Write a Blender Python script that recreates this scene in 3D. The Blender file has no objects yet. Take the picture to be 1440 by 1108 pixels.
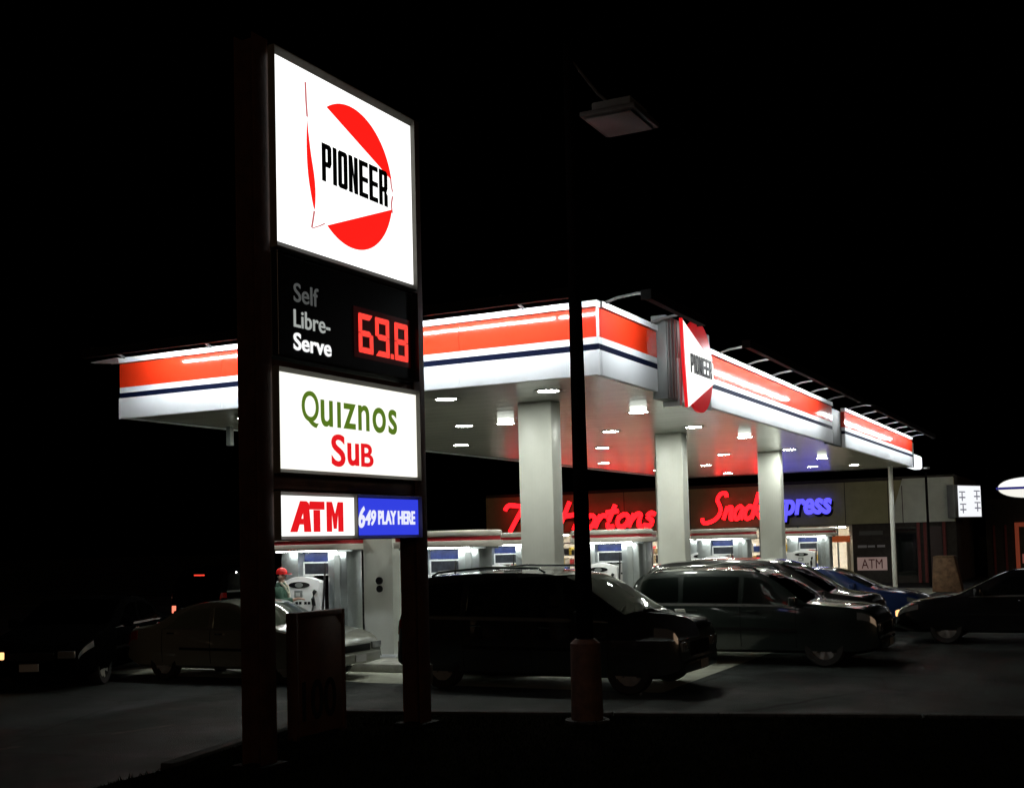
import bpy, bmesh, math, random
from mathutils import Vector, Matrix
random.seed(7)
R = math.radians
scene = bpy.context.scene
C = bpy.data.collections.new("Place"); scene.collection.children.link(C)

# ---------------------------------------------------------------- camera
# world axes: X runs right along the street side of the canopy, Y runs away from the street
cam_d = bpy.data.cameras.new("camera"); cam = bpy.data.objects.new("camera", cam_d); C.objects.link(cam)
fw = Vector((-0.44654257, 0.89287074, 0.05815136)); rt = Vector((0.8934162, 0.44849182, -0.02574068)); up = Vector((0.04906351, -0.04045906, 0.99797587))
M = Matrix((rt, up, -fw)).transposed().to_4x4(); M.translation = Vector((6.58193433, -16.09974443, 2.2))
cam.matrix_world = M
cam_d.sensor_width = 36.0; cam_d.lens = 1687.122 / 1440 * 36; cam_d.shift_y = 109.65 / 1440
cam_d.clip_start = 0.1; cam_d.clip_end = 2000
scene.camera = cam

# ---------------------------------------------------------------- world, moon-weak sun, exposure
w = bpy.data.worlds.new("World"); scene.world = w; w.use_nodes = True
nt = w.node_tree; bg = nt.nodes["Background"]
sky = nt.nodes.new("ShaderNodeTexSky"); sky.sky_type = 'NISHITA'; sky.sun_disc = False
SUN_EL, SUN_ROT = R(-6), R(150)
sky.sun_elevation = SUN_EL; sky.sun_rotation = SUN_ROT
nt.links.new(sky.outputs[0], bg.inputs[0]); bg.inputs[1].default_value = 0.0002
sun_d = bpy.data.lights.new("night_sky_glow", 'SUN'); sun_d.energy = 0.085; sun_d.angle = R(20); sun_d.color = (1, .66, .42)
sun = bpy.data.objects.new("night_sky_glow", sun_d); C.objects.link(sun)
sun.rotation_euler = (R(78), 0, R(38))   # low town glow from the street, right of the camera
scene.view_settings.view_transform = 'Standard'; scene.view_settings.look = 'None'
scene.view_settings.exposure = 0; scene.view_settings.gamma = 1; scene.view_settings.use_curve_mapping = False

# ---------------------------------------------------------------- materials
def mat(name, col, rough=.5, metal=0, emit=None, estr=0, coat=0, noise=0, nscale=6, bump=0, bscale=40, spec=.5):
    m = bpy.data.materials.new(name); m.use_nodes = True
    n = m.node_tree.nodes; l = m.node_tree.links; b = n["Principled BSDF"]
    b.inputs["Base Color"].default_value = (*col, 1); b.inputs["Roughness"].default_value = rough
    b.inputs["Metallic"].default_value = metal; b.inputs["Coat Weight"].default_value = coat
    b.inputs["Coat Roughness"].default_value = .04
    b.inputs["Specular IOR Level"].default_value = spec
    if emit: b.inputs["Emission Color"].default_value = (*emit, 1); b.inputs["Emission Strength"].default_value = estr
    if noise or bump:
        tc = n.new("ShaderNodeTexCoord")
    if noise:
        t = n.new("ShaderNodeTexNoise"); t.inputs["Scale"].default_value = nscale; t.inputs["Detail"].default_value = 6; t.inputs["Roughness"].default_value = .65
        l.new(tc.outputs["Object"], t.inputs["Vector"])
        r = n.new("ShaderNodeValToRGB"); r.color_ramp.elements[0].position = .3; r.color_ramp.elements[1].position = .72
        r.color_ramp.elements[0].color = (*[c * (1 - noise) for c in col], 1); r.color_ramp.elements[1].color = (*[min(1, c * (1 + noise)) for c in col], 1)
        l.new(t.outputs["Fac"], r.inputs[0]); l.new(r.outputs[0], b.inputs["Base Color"])
    if bump:
        t2 = n.new("ShaderNodeTexNoise"); t2.inputs["Scale"].default_value = bscale; t2.inputs["Detail"].default_value = 4
        l.new(tc.outputs["Object"], t2.inputs["Vector"])
        bp = n.new("ShaderNodeBump"); bp.inputs["Strength"].default_value = bump; bp.inputs["Distance"].default_value = .02
        l.new(t2.outputs["Fac"], bp.inputs["Height"]); l.new(bp.outputs[0], b.inputs["Normal"])
    return m
def glow(name, col, s): return mat(name, (.02, .02, .02), .5, emit=col, estr=s)
A = {}
A['asphalt'] = mat('asphalt', (.026, .033, .031), .85, spec=.25, noise=.5, nscale=1.3, bump=.5, bscale=60)
A['concrete'] = mat('concrete', (.33, .34, .28), .8, noise=.35, nscale=1.1, bump=.2, bscale=30)
A['kerb'] = mat('kerb_concrete', (.3, .3, .27), .85, noise=.3, nscale=4, bump=.3)
A['kerb_dark'] = mat('dark_kerb', (.03, .03, .028), .9, noise=.5, nscale=4, bump=.3)  # much darker tone of kerb concrete
A['grass'] = mat('grass', (.009, .012, .005), 1, spec=0, noise=.5, nscale=9)
A['soil'] = mat('soil', (.006, .006, .004), 1, spec=0, noise=.5, nscale=5)
A['paintline'] = mat('worn_road_paint', (.055, .052, .04), .85, noise=.8, nscale=9)
A['brown'] = mat('brown_steel', (.075, .032, .018), .6, noise=.45, nscale=5)
A['frame'] = mat('bronze_frame', (.16, .155, .13), .6, noise=.2)
A['black'] = mat('black_panel', (.012, .012, .014), .25, spec=.4)
A['blackm'] = mat('black_matt', (.010, .010, .010), .8, spec=.1)
A['white_lit'] = glow('backlit_white', (1, 1, .985), 1.5)
A['cream_lit'] = glow('backlit_cream', (1, .99, .90), 1.15)
A['atm_lit'] = glow('backlit_white_small', (1, .99, .96), 1.3)
A['blue_lit'] = glow('backlit_blue', (.035, .055, .80), .95)
A['red_lit'] = glow('backlit_red', (1, .012, .008), 1.05)
A['red_lit2'] = glow('backlit_dark_red', (.85, .01, .015), .95)
A['green_lit'] = glow('backlit_olive', (.10, .19, .012), .9)
A['ink'] = mat('black_ink', (.006, .006, .008), .6, spec=.2)
A['outline'] = glow('backlit_grey_line', (.62, .16, .17), .9)
A['txt1'] = glow('dim_lettering', (.065, .068, .066), 1)
A['txt2'] = glow('half_lit_lettering', (.36, .38, .36), 1)
A['txt3'] = glow('lit_lettering', (.95, .95, .95), 1.05)
A['led'] = glow('led_red', (1, .05, .035), 1.25)
A['led_back'] = mat('led_window_glow', (.03, .002, .002), .3, emit=(.16, .0, .0), estr=.05)  # dim red emission imitates the digits' glow on the backing
A['white_txt'] = glow('white_lettering', (.85, .87, 1), 1.0)
A['soffit'] = mat('soffit_panel', (.50, .51, .45), .18, noise=.08, nscale=.6, spec=1)
A['colw'] = mat('column_cladding', (.73, .75, .70), .38, noise=.09, nscale=.9)
A['fwhite'] = mat('fascia_white', (.86, .89, .92), .5, coat=.1, noise=.05, nscale=1)
A['fred'] = mat('fascia_red', (.82, .036, .006), .65, spec=.15, coat=.8, noise=.05, nscale=1)
A['fnavy'] = mat('fascia_navy', (.003, .006, .024), .6, spec=.05)
A['fgrey'] = mat('grey_metal', (.33, .36, .36), .4, metal=.3, noise=.1, nscale=3)
A['dgrey'] = mat('dark_grey_metal', (.10, .105, .10), .5, noise=.1)
A['seam'] = mat('panel_seam', (.20, .21, .22), .5)
A['arm'] = mat('arm_metal', (.16, .17, .17), .4)
A['tube'] = glow('fluorescent_tube', (.93, .985, 1), 165)
A['lens'] = glow('downlight_lens', (.97, 1, .90), 130)
A['lensdim'] = glow('frosted_lens_side', (.95, 1, .9), 1.3)
A['rim'] = mat('downlight_rim', (.2, .2, .18), .4)
A['neon_red'] = glow('red_letter_face', (1, .008, .012), 3.6)
A['neon_blue'] = glow('blue_letter_face', (.10, .085, 1), 1.6)
A['olive'] = mat('store_fascia', (.42, .41, .23), .6, noise=.12, nscale=2)
A['greyclad'] = mat('grey_cladding', (.72, .78, .70), .6, noise=.1, nscale=2)
A['dark_wall'] = mat('dark_wall', (.05, .045, .04), .8, noise=.3)
A['brickr'] = mat('maroon_paint', (.22, .04, .04), .6, noise=.2)
A['room'] = mat('shop_room', (.7, .66, .58), .8, noise=.1)
A['ceil_lamp'] = glow('shop_ceiling_light', (1, .95, .84), 90)
A['steel'] = mat('brushed_steel', (.42, .46, .47), .32, metal=.75, noise=.1, nscale=8)
A['pumpw'] = mat('pump_white', (.82, .83, .84), .35, coat=.3)
A['poster_blue'] = mat('poster_blue', (.03, .05, .2), .3, coat=.4, noise=.5, nscale=5)
A['poster_dark'] = mat('poster_dark', (.03, .035, .045), .3, noise=.7, nscale=6)
A['stripe_red'] = mat('stripe_red', (.5, .03, .04), .4)
A['valance'] = mat('valance_white', (.80, .76, .70), .3, coat=.3, noise=.05)
A['added_vlight'] = glow('added_strip_light', (.95, 1, .95), 30)  # added light source for brighter pump fronts
A['wood'] = mat('worn_wood', (.19, .11, .06), .75, noise=.5, nscale=7, bump=.3)
A['sleeve'] = mat('rust_sleeve', (.085, .042, .024), .8, noise=.5, nscale=6, bump=.3)
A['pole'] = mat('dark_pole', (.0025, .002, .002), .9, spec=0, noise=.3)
A['pole2'] = mat('dull_lamp_paint', (.035, .034, .03), .7)
A['board'] = mat('rust_board', (.085, .035, .016), .45, noise=.5, nscale=3, coat=.15)
A['headlamp'] = mat('lamp_glass', (.25, .26, .26), .08, metal=.5, coat=1)
A['taillamp'] = mat('red_lamp_glass', (.22, .01, .008), .12, coat=1)
A['tail_on'] = glow('brake_light_on', (1, .06, .035), 1.3)
A['tail_hot'] = glow('tail_light_on', (1, .22, .13), 1.5)
A['amber_on'] = glow('parking_light_on', (1, .55, .22), 1.7)
A['chrome'] = mat('chrome', (.6, .6, .6), .12, metal=1)
A['rimm'] = mat('alloy_rim', (.5, .5, .5), .3, metal=.6)
A['rubber'] = mat('rubber', (.012, .012, .012), .75)
A['glass'] = mat('tinted_glass', (.005, .008, .007), .04, coat=0, spec=.35)
A['plate'] = mat('licence_plate', (.35, .35, .35), .5)
def tint(name, c):
    m = bpy.data.materials.new(name); m.use_nodes = True; n = m.node_tree.nodes; n.clear(); l = m.node_tree.links
    o = n.new('ShaderNodeOutputMaterial'); x = n.new('ShaderNodeMixShader'); t = n.new('ShaderNodeBsdfTransparent'); g = n.new('ShaderNodeBsdfGlossy'); f = n.new('ShaderNodeFresnel')
    t.inputs[0].default_value = (*c, 1); g.inputs['Roughness'].default_value = .02; f.inputs[0].default_value = 1.4
    l.new(f.outputs[0], x.inputs[0]); l.new(t.outputs[0], x.inputs[1]); l.new(g.outputs[0], x.inputs[2]); l.new(x.outputs[0], o.inputs[0]); return m
A['cglass'] = tint('car_glass', (.84, .91, .87)); A['pglass'] = tint('privacy_glass', (.60, .65, .63))
A['seat'] = mat('seat_cloth', (.02, .02, .022), .9, noise=.2)
def paint(name, col, metal=.35): return mat(name, col, .28, metal=metal, coat=1, noise=.06, nscale=2)
gl = bpy.data.materials.new('window_glass'); gl.use_nodes = True
n_ = gl.node_tree.nodes; n_.clear(); o_ = n_.new('ShaderNodeOutputMaterial'); mx = n_.new('ShaderNodeMixShader'); tr = n_.new('ShaderNodeBsdfTransparent'); gg = n_.new('ShaderNodeBsdfGlossy'); gg.inputs['Roughness'].default_value = .02; fr = n_.new('ShaderNodeFresnel')
gl.node_tree.links.new(fr.outputs[0], mx.inputs[0]); gl.node_tree.links.new(tr.outputs[0], mx.inputs[1]); gl.node_tree.links.new(gg.outputs[0], mx.inputs[2]); gl.node_tree.links.new(mx.outputs[0], o_.inputs[0])
A['pane'] = gl
A['fred'].node_tree.nodes['Principled BSDF'].inputs['Coat Roughness'].default_value = .075
# asphalt: cracks, patches and oil spots
nn = A['asphalt'].node_tree; b = nn.nodes["Principled BSDF"]; tc = nn.nodes.new("ShaderNodeTexCoord"); src = b.inputs["Base Color"].links[0].from_socket
vo = nn.nodes.new("ShaderNodeTexVoronoi"); vo.feature = 'DISTANCE_TO_EDGE'; vo.inputs["Scale"].default_value = .28; wn = nn.nodes.new("ShaderNodeTexNoise"); wn.inputs["Scale"].default_value = 1.7; mxv = nn.nodes.new("ShaderNodeMix"); mxv.data_type = 'VECTOR'; mxv.inputs[0].default_value = .12
nn.links.new(tc.outputs["Object"], wn.inputs["Vector"]); nn.links.new(tc.outputs["Object"], mxv.inputs[4]); nn.links.new(wn.outputs["Color"], mxv.inputs[5]); nn.links.new(mxv.outputs[1], vo.inputs["Vector"])
cr = nn.nodes.new("ShaderNodeValToRGB"); cr.color_ramp.elements[0].position = .002; cr.color_ramp.elements[0].color = (.25, .25, .25, 1); cr.color_ramp.elements[1].position = .012; cr.color_ramp.elements[1].color = (1, 1, 1, 1)
nn.links.new(vo.outputs["Distance"], cr.inputs[0])
sp = nn.nodes.new("ShaderNodeTexNoise"); sp.inputs["Scale"].default_value = .55; sp.inputs["Detail"].default_value = 3; nn.links.new(tc.outputs["Object"], sp.inputs["Vector"])
sr = nn.nodes.new("ShaderNodeValToRGB"); sr.color_ramp.elements[0].position = .42; sr.color_ramp.elements[0].color = (.45, .45, .45, 1); sr.color_ramp.elements[1].position = .55; sr.color_ramp.elements[1].color = (1.0, 1.0, 1.0, 1); nn.links.new(sp.outputs["Fac"], sr.inputs[0])
m1 = nn.nodes.new("ShaderNodeMix"); m1.data_type = 'RGBA'; m1.blend_type = 'MULTIPLY'; m1.inputs[0].default_value = 1; m2 = nn.nodes.new("ShaderNodeMix"); m2.data_type = 'RGBA'; m2.blend_type = 'MULTIPLY'; m2.inputs[0].default_value = 1
nn.links.new(src, m1.inputs[6]); nn.links.new(cr.outputs[0], m1.inputs[7]); nn.links.new(m1.outputs[2], m2.inputs[6]); nn.links.new(sr.outputs[0], m2.inputs[7]); nn.links.new(m2.outputs[2], b.inputs["Base Color"])
rr = nn.nodes.new("ShaderNodeMapRange"); rr.inputs[1].default_value = .35; rr.inputs[2].default_value = .65; rr.inputs[3].default_value = .5; rr.inputs[4].default_value = .9; nn.links.new(sp.outputs["Fac"], rr.inputs[0]); nn.links.new(rr.outputs[0], b.inputs["Roughness"])
# column cladding: fine vertical ribs
nn = A['colw'].node_tree; b = nn.nodes["Principled BSDF"]; tc = nn.nodes.new("ShaderNodeTexCoord"); wv = nn.nodes.new("ShaderNodeTexWave"); wv.bands_direction = 'X'; wv.inputs["Scale"].default_value = 5; bp = nn.nodes.new("ShaderNodeBump"); bp.inputs["Strength"].default_value = .05; bp.inputs["Distance"].default_value = .01
nn.links.new(tc.outputs["Object"], wv.inputs["Vector"]); nn.links.new(wv.outputs["Fac"], bp.inputs["Height"]); nn.links.new(bp.outputs[0], b.inputs["Normal"])
# soffit: long metal panels, shallow joints running along X
nn = A['soffit'].node_tree; b = nn.nodes["Principled BSDF"]; tc = nn.nodes.new("ShaderNodeTexCoord"); wv = nn.nodes.new("ShaderNodeTexWave"); wv.bands_direction = 'Y'; wv.wave_profile = 'SIN'; wv.inputs["Scale"].default_value = .55; wv.inputs["Distortion"].default_value = .6; bp = nn.nodes.new("ShaderNodeBump"); bp.inputs["Strength"].default_value = .12; bp.inputs["Distance"].default_value = .02
nn.links.new(tc.outputs["Object"], wv.inputs["Vector"]); nn.links.new(wv.outputs["Fac"], bp.inputs["Height"]); nn.links.new(bp.outputs[0], b.inputs["Normal"])

# ---------------------------------------------------------------- building helpers
def thing(name, label, cat, loc=(0, 0, 0), rz=0, group=None):
    o = bpy.data.objects.new(name, None); C.objects.link(o); o.empty_display_size = .2
    o.location = loc; o.rotation_euler = (0, 0, rz); o['label'] = label; o['category'] = cat
    if group: o['group'] = group
    return o
def tag(o, label, cat, group=None):
    o['label'] = label; o['category'] = cat
    if group: o['group'] = group
    return o
class MB:
    def __init__(s): s.v = []; s.f = []
    def add(s, vs, fs):
        o = len(s.v); s.v += [tuple(v) for v in vs]; s.f += [tuple(i + o for i in f) for f in fs]; return s
    def box(s, x0, x1, y0, y1, z0, z1):
        return s.add([(x0, y0, z0), (x1, y0, z0), (x1, y1, z0), (x0, y1, z0), (x0, y0, z1), (x1, y0, z1), (x1, y1, z1), (x0, y1, z1)],
                     [(0, 3, 2, 1), (4, 5, 6, 7), (0, 1, 5, 4), (1, 2, 6, 5), (2, 3, 7, 6), (3, 0, 4, 7)])
    def cyl(s, p0, p1, r0, r1=None, n=20, caps=True):
        r1 = r0 if r1 is None else r1
        p0 = Vector(p0); p1 = Vector(p1); d = (p1 - p0).normalized()
        a = Vector((0, 0, 1)) if abs(d.z) < .9 else Vector((1, 0, 0)); u = d.cross(a).normalized(); v = d.cross(u)
        vs = []
        for p, r in ((p0, r0), (p1, r1)):
            for i in range(n): t = 2 * math.pi * i / n; vs.append(p + u * (r * math.cos(t)) + v * (r * math.sin(t)))
        fs = [(i, i + n, (i + 1) % n + n, (i + 1) % n) for i in range(n)]
        if caps: fs += [tuple(range(n)), tuple(reversed(range(n, 2 * n)))]
        return s.add(vs, fs)
    def tube(s, pts, r, n=8):
        pts = [Vector(p) for p in pts]; rings = []
        for i, p in enumerate(pts):
            d = (pts[min(i + 1, len(pts) - 1)] - pts[max(i - 1, 0)]).normalized()
            a = Vector((0, 0, 1)) if abs(d.z) < .95 else Vector((1, 0, 0)); u = d.cross(a).normalized(); v = d.cross(u)
            rings.append([p + u * (r * math.cos(2 * math.pi * k / n)) + v * (r * math.sin(2 * math.pi * k / n)) for k in range(n)])
        vs = [q for g in rings for q in g]; fs = []
        for i in range(len(pts) - 1):
            for k in range(n): fs.append((i * n + k, i * n + (k + 1) % n, (i + 1) * n + (k + 1) % n, (i + 1) * n + k))
        fs += [tuple(reversed(range(n))), tuple(range((len(pts) - 1) * n, len(pts) * n))]
        return s.add(vs, fs)
    def prism(s, poly, d0, d1, axis='y'):
        """poly: (a, b) points; extruded from d0 to d1. axis y: (x, z) polygon; axis z: (x, y); axis x: (y, z)"""
        n = len(poly)
        def P(a, b, d): return (a, d, b) if axis == 'y' else ((a, b, d) if axis == 'z' else (d, a, b))
        vs = [P(a, b, d0) for a, b in poly] + [P(a, b, d1) for a, b in poly]
        return s.add(vs, [tuple(range(n)), tuple(reversed(range(n, 2 * n)))] + [(i, i + n, (i + 1) % n + n, (i + 1) % n) for i in range(n)])
    def build(s, name, m, parent=None, bevel=0, smooth=False, angle=40, seg=2):
        me = bpy.data.meshes.new(name); me.from_pydata(s.v, [], s.f)
        bm = bmesh.new(); bm.from_mesh(me); bmesh.ops.recalc_face_normals(bm, faces=bm.faces)
        if bevel:
            ed = [e for e in bm.edges if len(e.link_faces) == 2 and e.calc_face_angle(0) > R(30)]
            bmesh.ops.bevel(bm, geom=ed, offset=bevel, segments=seg, affect='EDGES', clamp_overlap=True, profile=.5)
        bm.to_mesh(me); bm.free()
        if isinstance(m, (list, tuple)):
            for k in m: me.materials.append(k)
        else: me.materials.append(m)
        if smooth or bevel:
            me.shade_smooth(); me.set_sharp_from_angle(angle=R(angle))
        o = bpy.data.objects.new(name, me); C.objects.link(o)
        if parent: o.parent = parent
        return o
def struct(o): o['kind'] = 'structure'; return o
def bez(pts, k=6):
    """Catmull-Rom through 2D points"""
    out = []; P = [pts[0]] + list(pts) + [pts[-1]]
    for i in range(1, len(P) - 2):
        for j in range(k):
            t = j / k; a, b, c, d = P[i - 1], P[i], P[i + 1], P[i + 2]
            out.append(tuple(.5 * (2 * b[q] + (c[q] - a[q]) * t + (2 * a[q] - 5 * b[q] + 4 * c[q] - d[q]) * t * t + (3 * b[q] - a[q] - 3 * c[q] + d[q]) * t ** 3) for q in range(len(b))))
    out.append(tuple(pts[-1])); return out
def lettering(name, txt, box, y0, depth, m, parent, bold=0.0, shear=0.0, spacing=1.0):
    """writing in the built-in face, fitted to box=(x0,x1,z0,z1), facing -Y at y=y0-depth (local)"""
    cu = bpy.data.curves.new(name, 'FONT'); cu.body = txt; cu.size = 1; cu.offset = bold; cu.shear = shear; cu.extrude = .05; cu.space_character = spacing
    cu.resolution_u = 6
    o = bpy.data.objects.new(name, cu); C.objects.link(o)
    dg = bpy.context.evaluated_depsgraph_get(); me = bpy.data.meshes.new_from_object(o.evaluated_get(dg))
    bpy.data.objects.remove(o)
    xs = [v.co.x for v in me.vertices]; ys = [v.co.y for v in me.vertices]
    ax, bx, ay, by = min(xs), max(xs), min(ys), max(ys)
    for v in me.vertices:
        x, y, z = v.co
        v.co = (box[0] + (x - ax) / (bx - ax) * (box[1] - box[0]), y0 - depth * (.5 + z * 10), box[2] + (y - ay) / (by - ay) * (box[3] - box[2]))
    me.materials.clear(); me.materials.append(m); me.name = name
    ob = bpy.data.objects.new(name, me); C.objects.link(ob); ob.parent = parent
    bm = bmesh.new(); bm.from_mesh(me); bmesh.ops.recalc_face_normals(bm, faces=bm.faces); bm.to_mesh(me); bm.free()
    return ob

# ---------------------------------------------------------------- ground
g = MB().add([(-400, -400, 0), (400, -400, 0), (400, 400, 0), (-400, 400, 0)], [(0, 1, 2, 3)]).build('asphalt_ground', A['asphalt']); struct(g)
g = MB().add([(-10.2, .25, .004), (.7, .25, .004), (.7, 33, .004), (-10.2, 33, .004)], [(0, 1, 2, 3)]).build('concrete_forecourt', A['concrete']); struct(g)
VP = [(-2.35, -3.42), (4.54, -1.78), (13, .2), (13, -26), (-1.6, -26), (-1.75, -7.0)]
struct(MB().prism(VP, -.02, .09, 'z').build('verge_soil', A['soil']))
k = MB()
for (a, b), (c, d) in zip(VP[:2] + [VP[5]], VP[1:3] + [VP[0]]):
    v = Vector((c - a, d - b, 0)); L = v.length; u = v / L; nrm = Vector((-u.y, u.x, 0)); nseg = max(1, int(L / 2.4))
    for i in range(nseg):
        p = Vector((a, b, 0)) + u * (L * i / nseg + .01); q = Vector((a, b, 0)) + u * (L * (i + 1) / nseg - .01)
        k.add([p, q, q + nrm * .16, p + nrm * .16] + [x + Vector((0, 0, .13)) for x in (p, q, q + nrm * .16, p + nrm * .16)], [(0, 3, 2, 1), (4, 5, 6, 7), (0, 1, 5, 4), (1, 2, 6, 5), (2, 3, 7, 6), (3, 0, 4, 7)])
struct(k.build('verge_kerb', A['kerb_dark'], bevel=.02))
gm = MB()
def inside(x, y):
    c = False
    for i in range(len(VP)):
        x1, y1 = VP[i]; x2, y2 = VP[i - 1]
        if (y1 > y) != (y2 > y) and x < (x2 - x1) * (y - y1) / (y2 - y1) + x1: c = not c
    return c
while len(gm.f) < 30000:
    x = random.uniform(-2.3, 7); y = random.uniform(-9.5, 0)
    if inside(x, y):
        h = random.uniform(.02, .055) * (.6 + .8 * abs(math.sin(x * 2.1 + y * 1.3) * math.cos(y * 2.7 - x))); t = random.uniform(0, 6.28); dx, dy = math.cos(t) * .009, math.sin(t) * .009; lx, ly = random.uniform(-.03, .03), random.uniform(-.03, .03)
        gm.add([(x - dx, y - dy, .085), (x + dx, y + dy, .085), (x + lx, y + ly, .09 + h)], [(0, 1, 2)])
o = gm.build('verge_grass', A['grass']); o['kind'] = 'stuff'; o['label'] = 'short dark grass on the verge below the sign'
pl = MB()
for x, y, l, a in ((-4.3, -4.75, .9, 1.3), (-4.9, -6.6, .9, 1.3), (-3.6, -2.9, .9, 1.3)):
    c_, s_ = math.cos(a) * l / 2, math.sin(a) * l / 2; px, py = -math.sin(a) * .06, math.cos(a) * .06
    pl.add([(x - c_ - px, y - s_ - py, .004), (x + c_ - px, y + s_ - py, .004), (x + c_ + px, y + s_ + py, .004), (x - c_ + px, y - s_ + py, .004)], [(0, 1, 2, 3)])
struct(pl.build('lane_marking', A['paintline']))

# ---------------------------------------------------------------- pylon price sign (local: x along the face, faces -y)
def block_word(word, x0, x1, z0, z1, gap=.15):
    """condensed heavy capitals made of chamfered bars, no overlapping faces"""
    n = len(word); wd = {'I': .40}; tot = sum(wd.get(c, 1) for c in word) + gap * (n - 1); u = (x1 - x0) / tot; H = z1 - z0; x = x0; polys = []
    for c in word:
        W = u * wd.get(c, 1); t = min(u * .40, W); h = u * .33; q = u * .15
        X = lambda a: x + a
        if c == 'I': polys.append([(x, z0), (x + W, z0), (x + W, z1), (x, z1)])
        elif c == 'O':
            polys += [[(x, z0 + q), (x + q, z0), (x + t, z0 + h), (x + t, z1 - h), (x + q, z1), (x, z1 - q)],
                      [(x + W, z0 + q), (x + W, z1 - q), (x + W - q, z1), (x + W - t, z1 - h), (x + W - t, z0 + h), (x + W - q, z0)],
                      [(x + q, z0), (x + W - q, z0), (x + W - t, z0 + h), (x + t, z0 + h)], [(x + q, z1), (x + t, z1 - h), (x + W - t, z1 - h), (x + W - q, z1)]]
        elif c in 'PR':
            zm = z0 + H * .46
            polys += [[(x, z0), (x + t, z0), (x + t, z1), (x, z1)], [(x + t, z1 - h), (x + W - t, z1 - h), (x + W - q, z1), (x + t, z1)],
                      [(x + t, zm - h * .5), (x + W - q, zm - h * .5), (x + W - t, zm + h * .5), (x + t, zm + h * .5)],
                      [(x + W - t, z1 - h), (x + W - t, zm + h * .5), (x + W - q, zm - h * .5), (x + W, zm + q), (x + W, z1 - q), (x + W - q, z1)]]
            if c == 'R': polys.append([(x + W - t, z0), (x + W, z0), (x + W, zm - h * .5 - q), (x + W - q, zm - h * .5), (x + W - t, zm - h * .5)])
        elif c == 'E':
            zm = (z0 + z1) / 2
            polys += [[(x, z0), (x + t, z0), (x + t, z1), (x, z1)]] + [[(x + t, a), (x + W, a), (x + W, a + h), (x + t, a + h)] for a in (z0, zm - h / 2, z1 - h)]
        elif c == 'N':
            polys += [[(x, z0), (x + t, z0), (x + t, z1), (x, z1)], [(x + W - t, z0), (x + W, z0), (x + W, z1), (x + W - t, z1)], [(x + t, z1), (x + t, z1 - H * .38), (x + W - t, z0), (x + W - t, z0 + H * .38)]]
        x += W + u * gap
    return polys
def clip_circle(cx, cz, r, line, above):
    """part of a circle on one side of z = a + b*x"""
    a, b = line; pts = []; n = 96; f = lambda p: (p[1] - a - b * p[0]) * (1 if above else -1)
    cir = [(cx + r * math.cos(2 * math.pi * i / n), cz + r * math.sin(2 * math.pi * i / n)) for i in range(n)]
    for i in range(n):
        p, q = cir[i], cir[(i + 1) % n]; fp, fq = f(p), f(q)
        if fp >= 0: pts.append(p)
        if fp * fq < 0: t = fp / (fp - fq); pts.append((p[0] + t * (q[0] - p[0]), p[1] + t * (q[1] - p[1])))
    return pts
def seg7(mb, ch, x0, x1, z0, z1, y0, y1, t=.062, sl=0.0):
    on = {'6': 'afgedc', '9': 'abfgcd', '8': 'abcdefg'}[ch]; zm = (z0 + z1) / 2; g = .006
    def hb(z, lo, hi): return [(x0 + g + lo, z - t / 2), (x1 - g - lo, z - t / 2), (x1 - g - hi, z + t / 2), (x0 + g + hi, z + t / 2)]
    S = {'a': [(x0 + g, z1), (x0 + t + g, z1 - t), (x1 - t - g, z1 - t), (x1 - g, z1)], 'd': [(x0 + g, z0), (x1 - g, z0), (x1 - t - g, z0 + t), (x0 + t + g, z0 + t)],
         'g': [(x0 + t * .5 + g, zm), (x0 + t + g, zm - t / 2), (x1 - t - g, zm - t / 2), (x1 - t * .5 - g, zm), (x1 - t - g, zm + t / 2), (x0 + t + g, zm + t / 2)],
         'f': [(x0, z1 - g), (x0, zm + g), (x0 + t * .5, zm + g), (x0 + t, zm + t / 2 + g), (x0 + t, z1 - t - g)], 'e': [(x0, z0 + g), (x0 + t, z0 + t + g), (x0 + t, zm - t / 2 - g), (x0 + t * .5, zm - g), (x0, zm - g)],
         'b': [(x1, z1 - g), (x1 - t, z1 - t - g), (x1 - t, zm + t / 2 + g), (x1 - t * .5, zm + g), (x1, zm + g)], 'c': [(x1, z0 + g), (x1, zm - g), (x1 - t * .5, zm - g), (x1 - t, zm - t / 2 - g), (x1 - t, z0 + t + g)]}
    for c in on: mb.prism(S[c], y0, y1)
SG = thing('pylon_sign', 'tall price pylon with lit white pennant panel and red 69.8 digits between brown posts', 'sign', (-.763, -6.587, 0), math.atan2(.99962, .0276))
for x0 in (-.25, 2.56):
    p = MB()
    p.box(x0, x0 + .235, .03, .045, 0, 7.3).box(x0, x0 + .235, .255, .27, 0, 7.3).box(x0 + .105, x0 + .13, .045, .255, 0, 7.3)
    po = p.build('post', A['brown'], SG, bevel=.004)
    MB().box(x0 - .08, x0 + .315, -.05, .35, .085, .13)  .build('base_plate', A['blackm'], po, bevel=.008)
MB().box(2.80, 2.90, .06, .2, .55, .78).build('junction_box', A['dgrey'], SG, bevel=.01)
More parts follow.
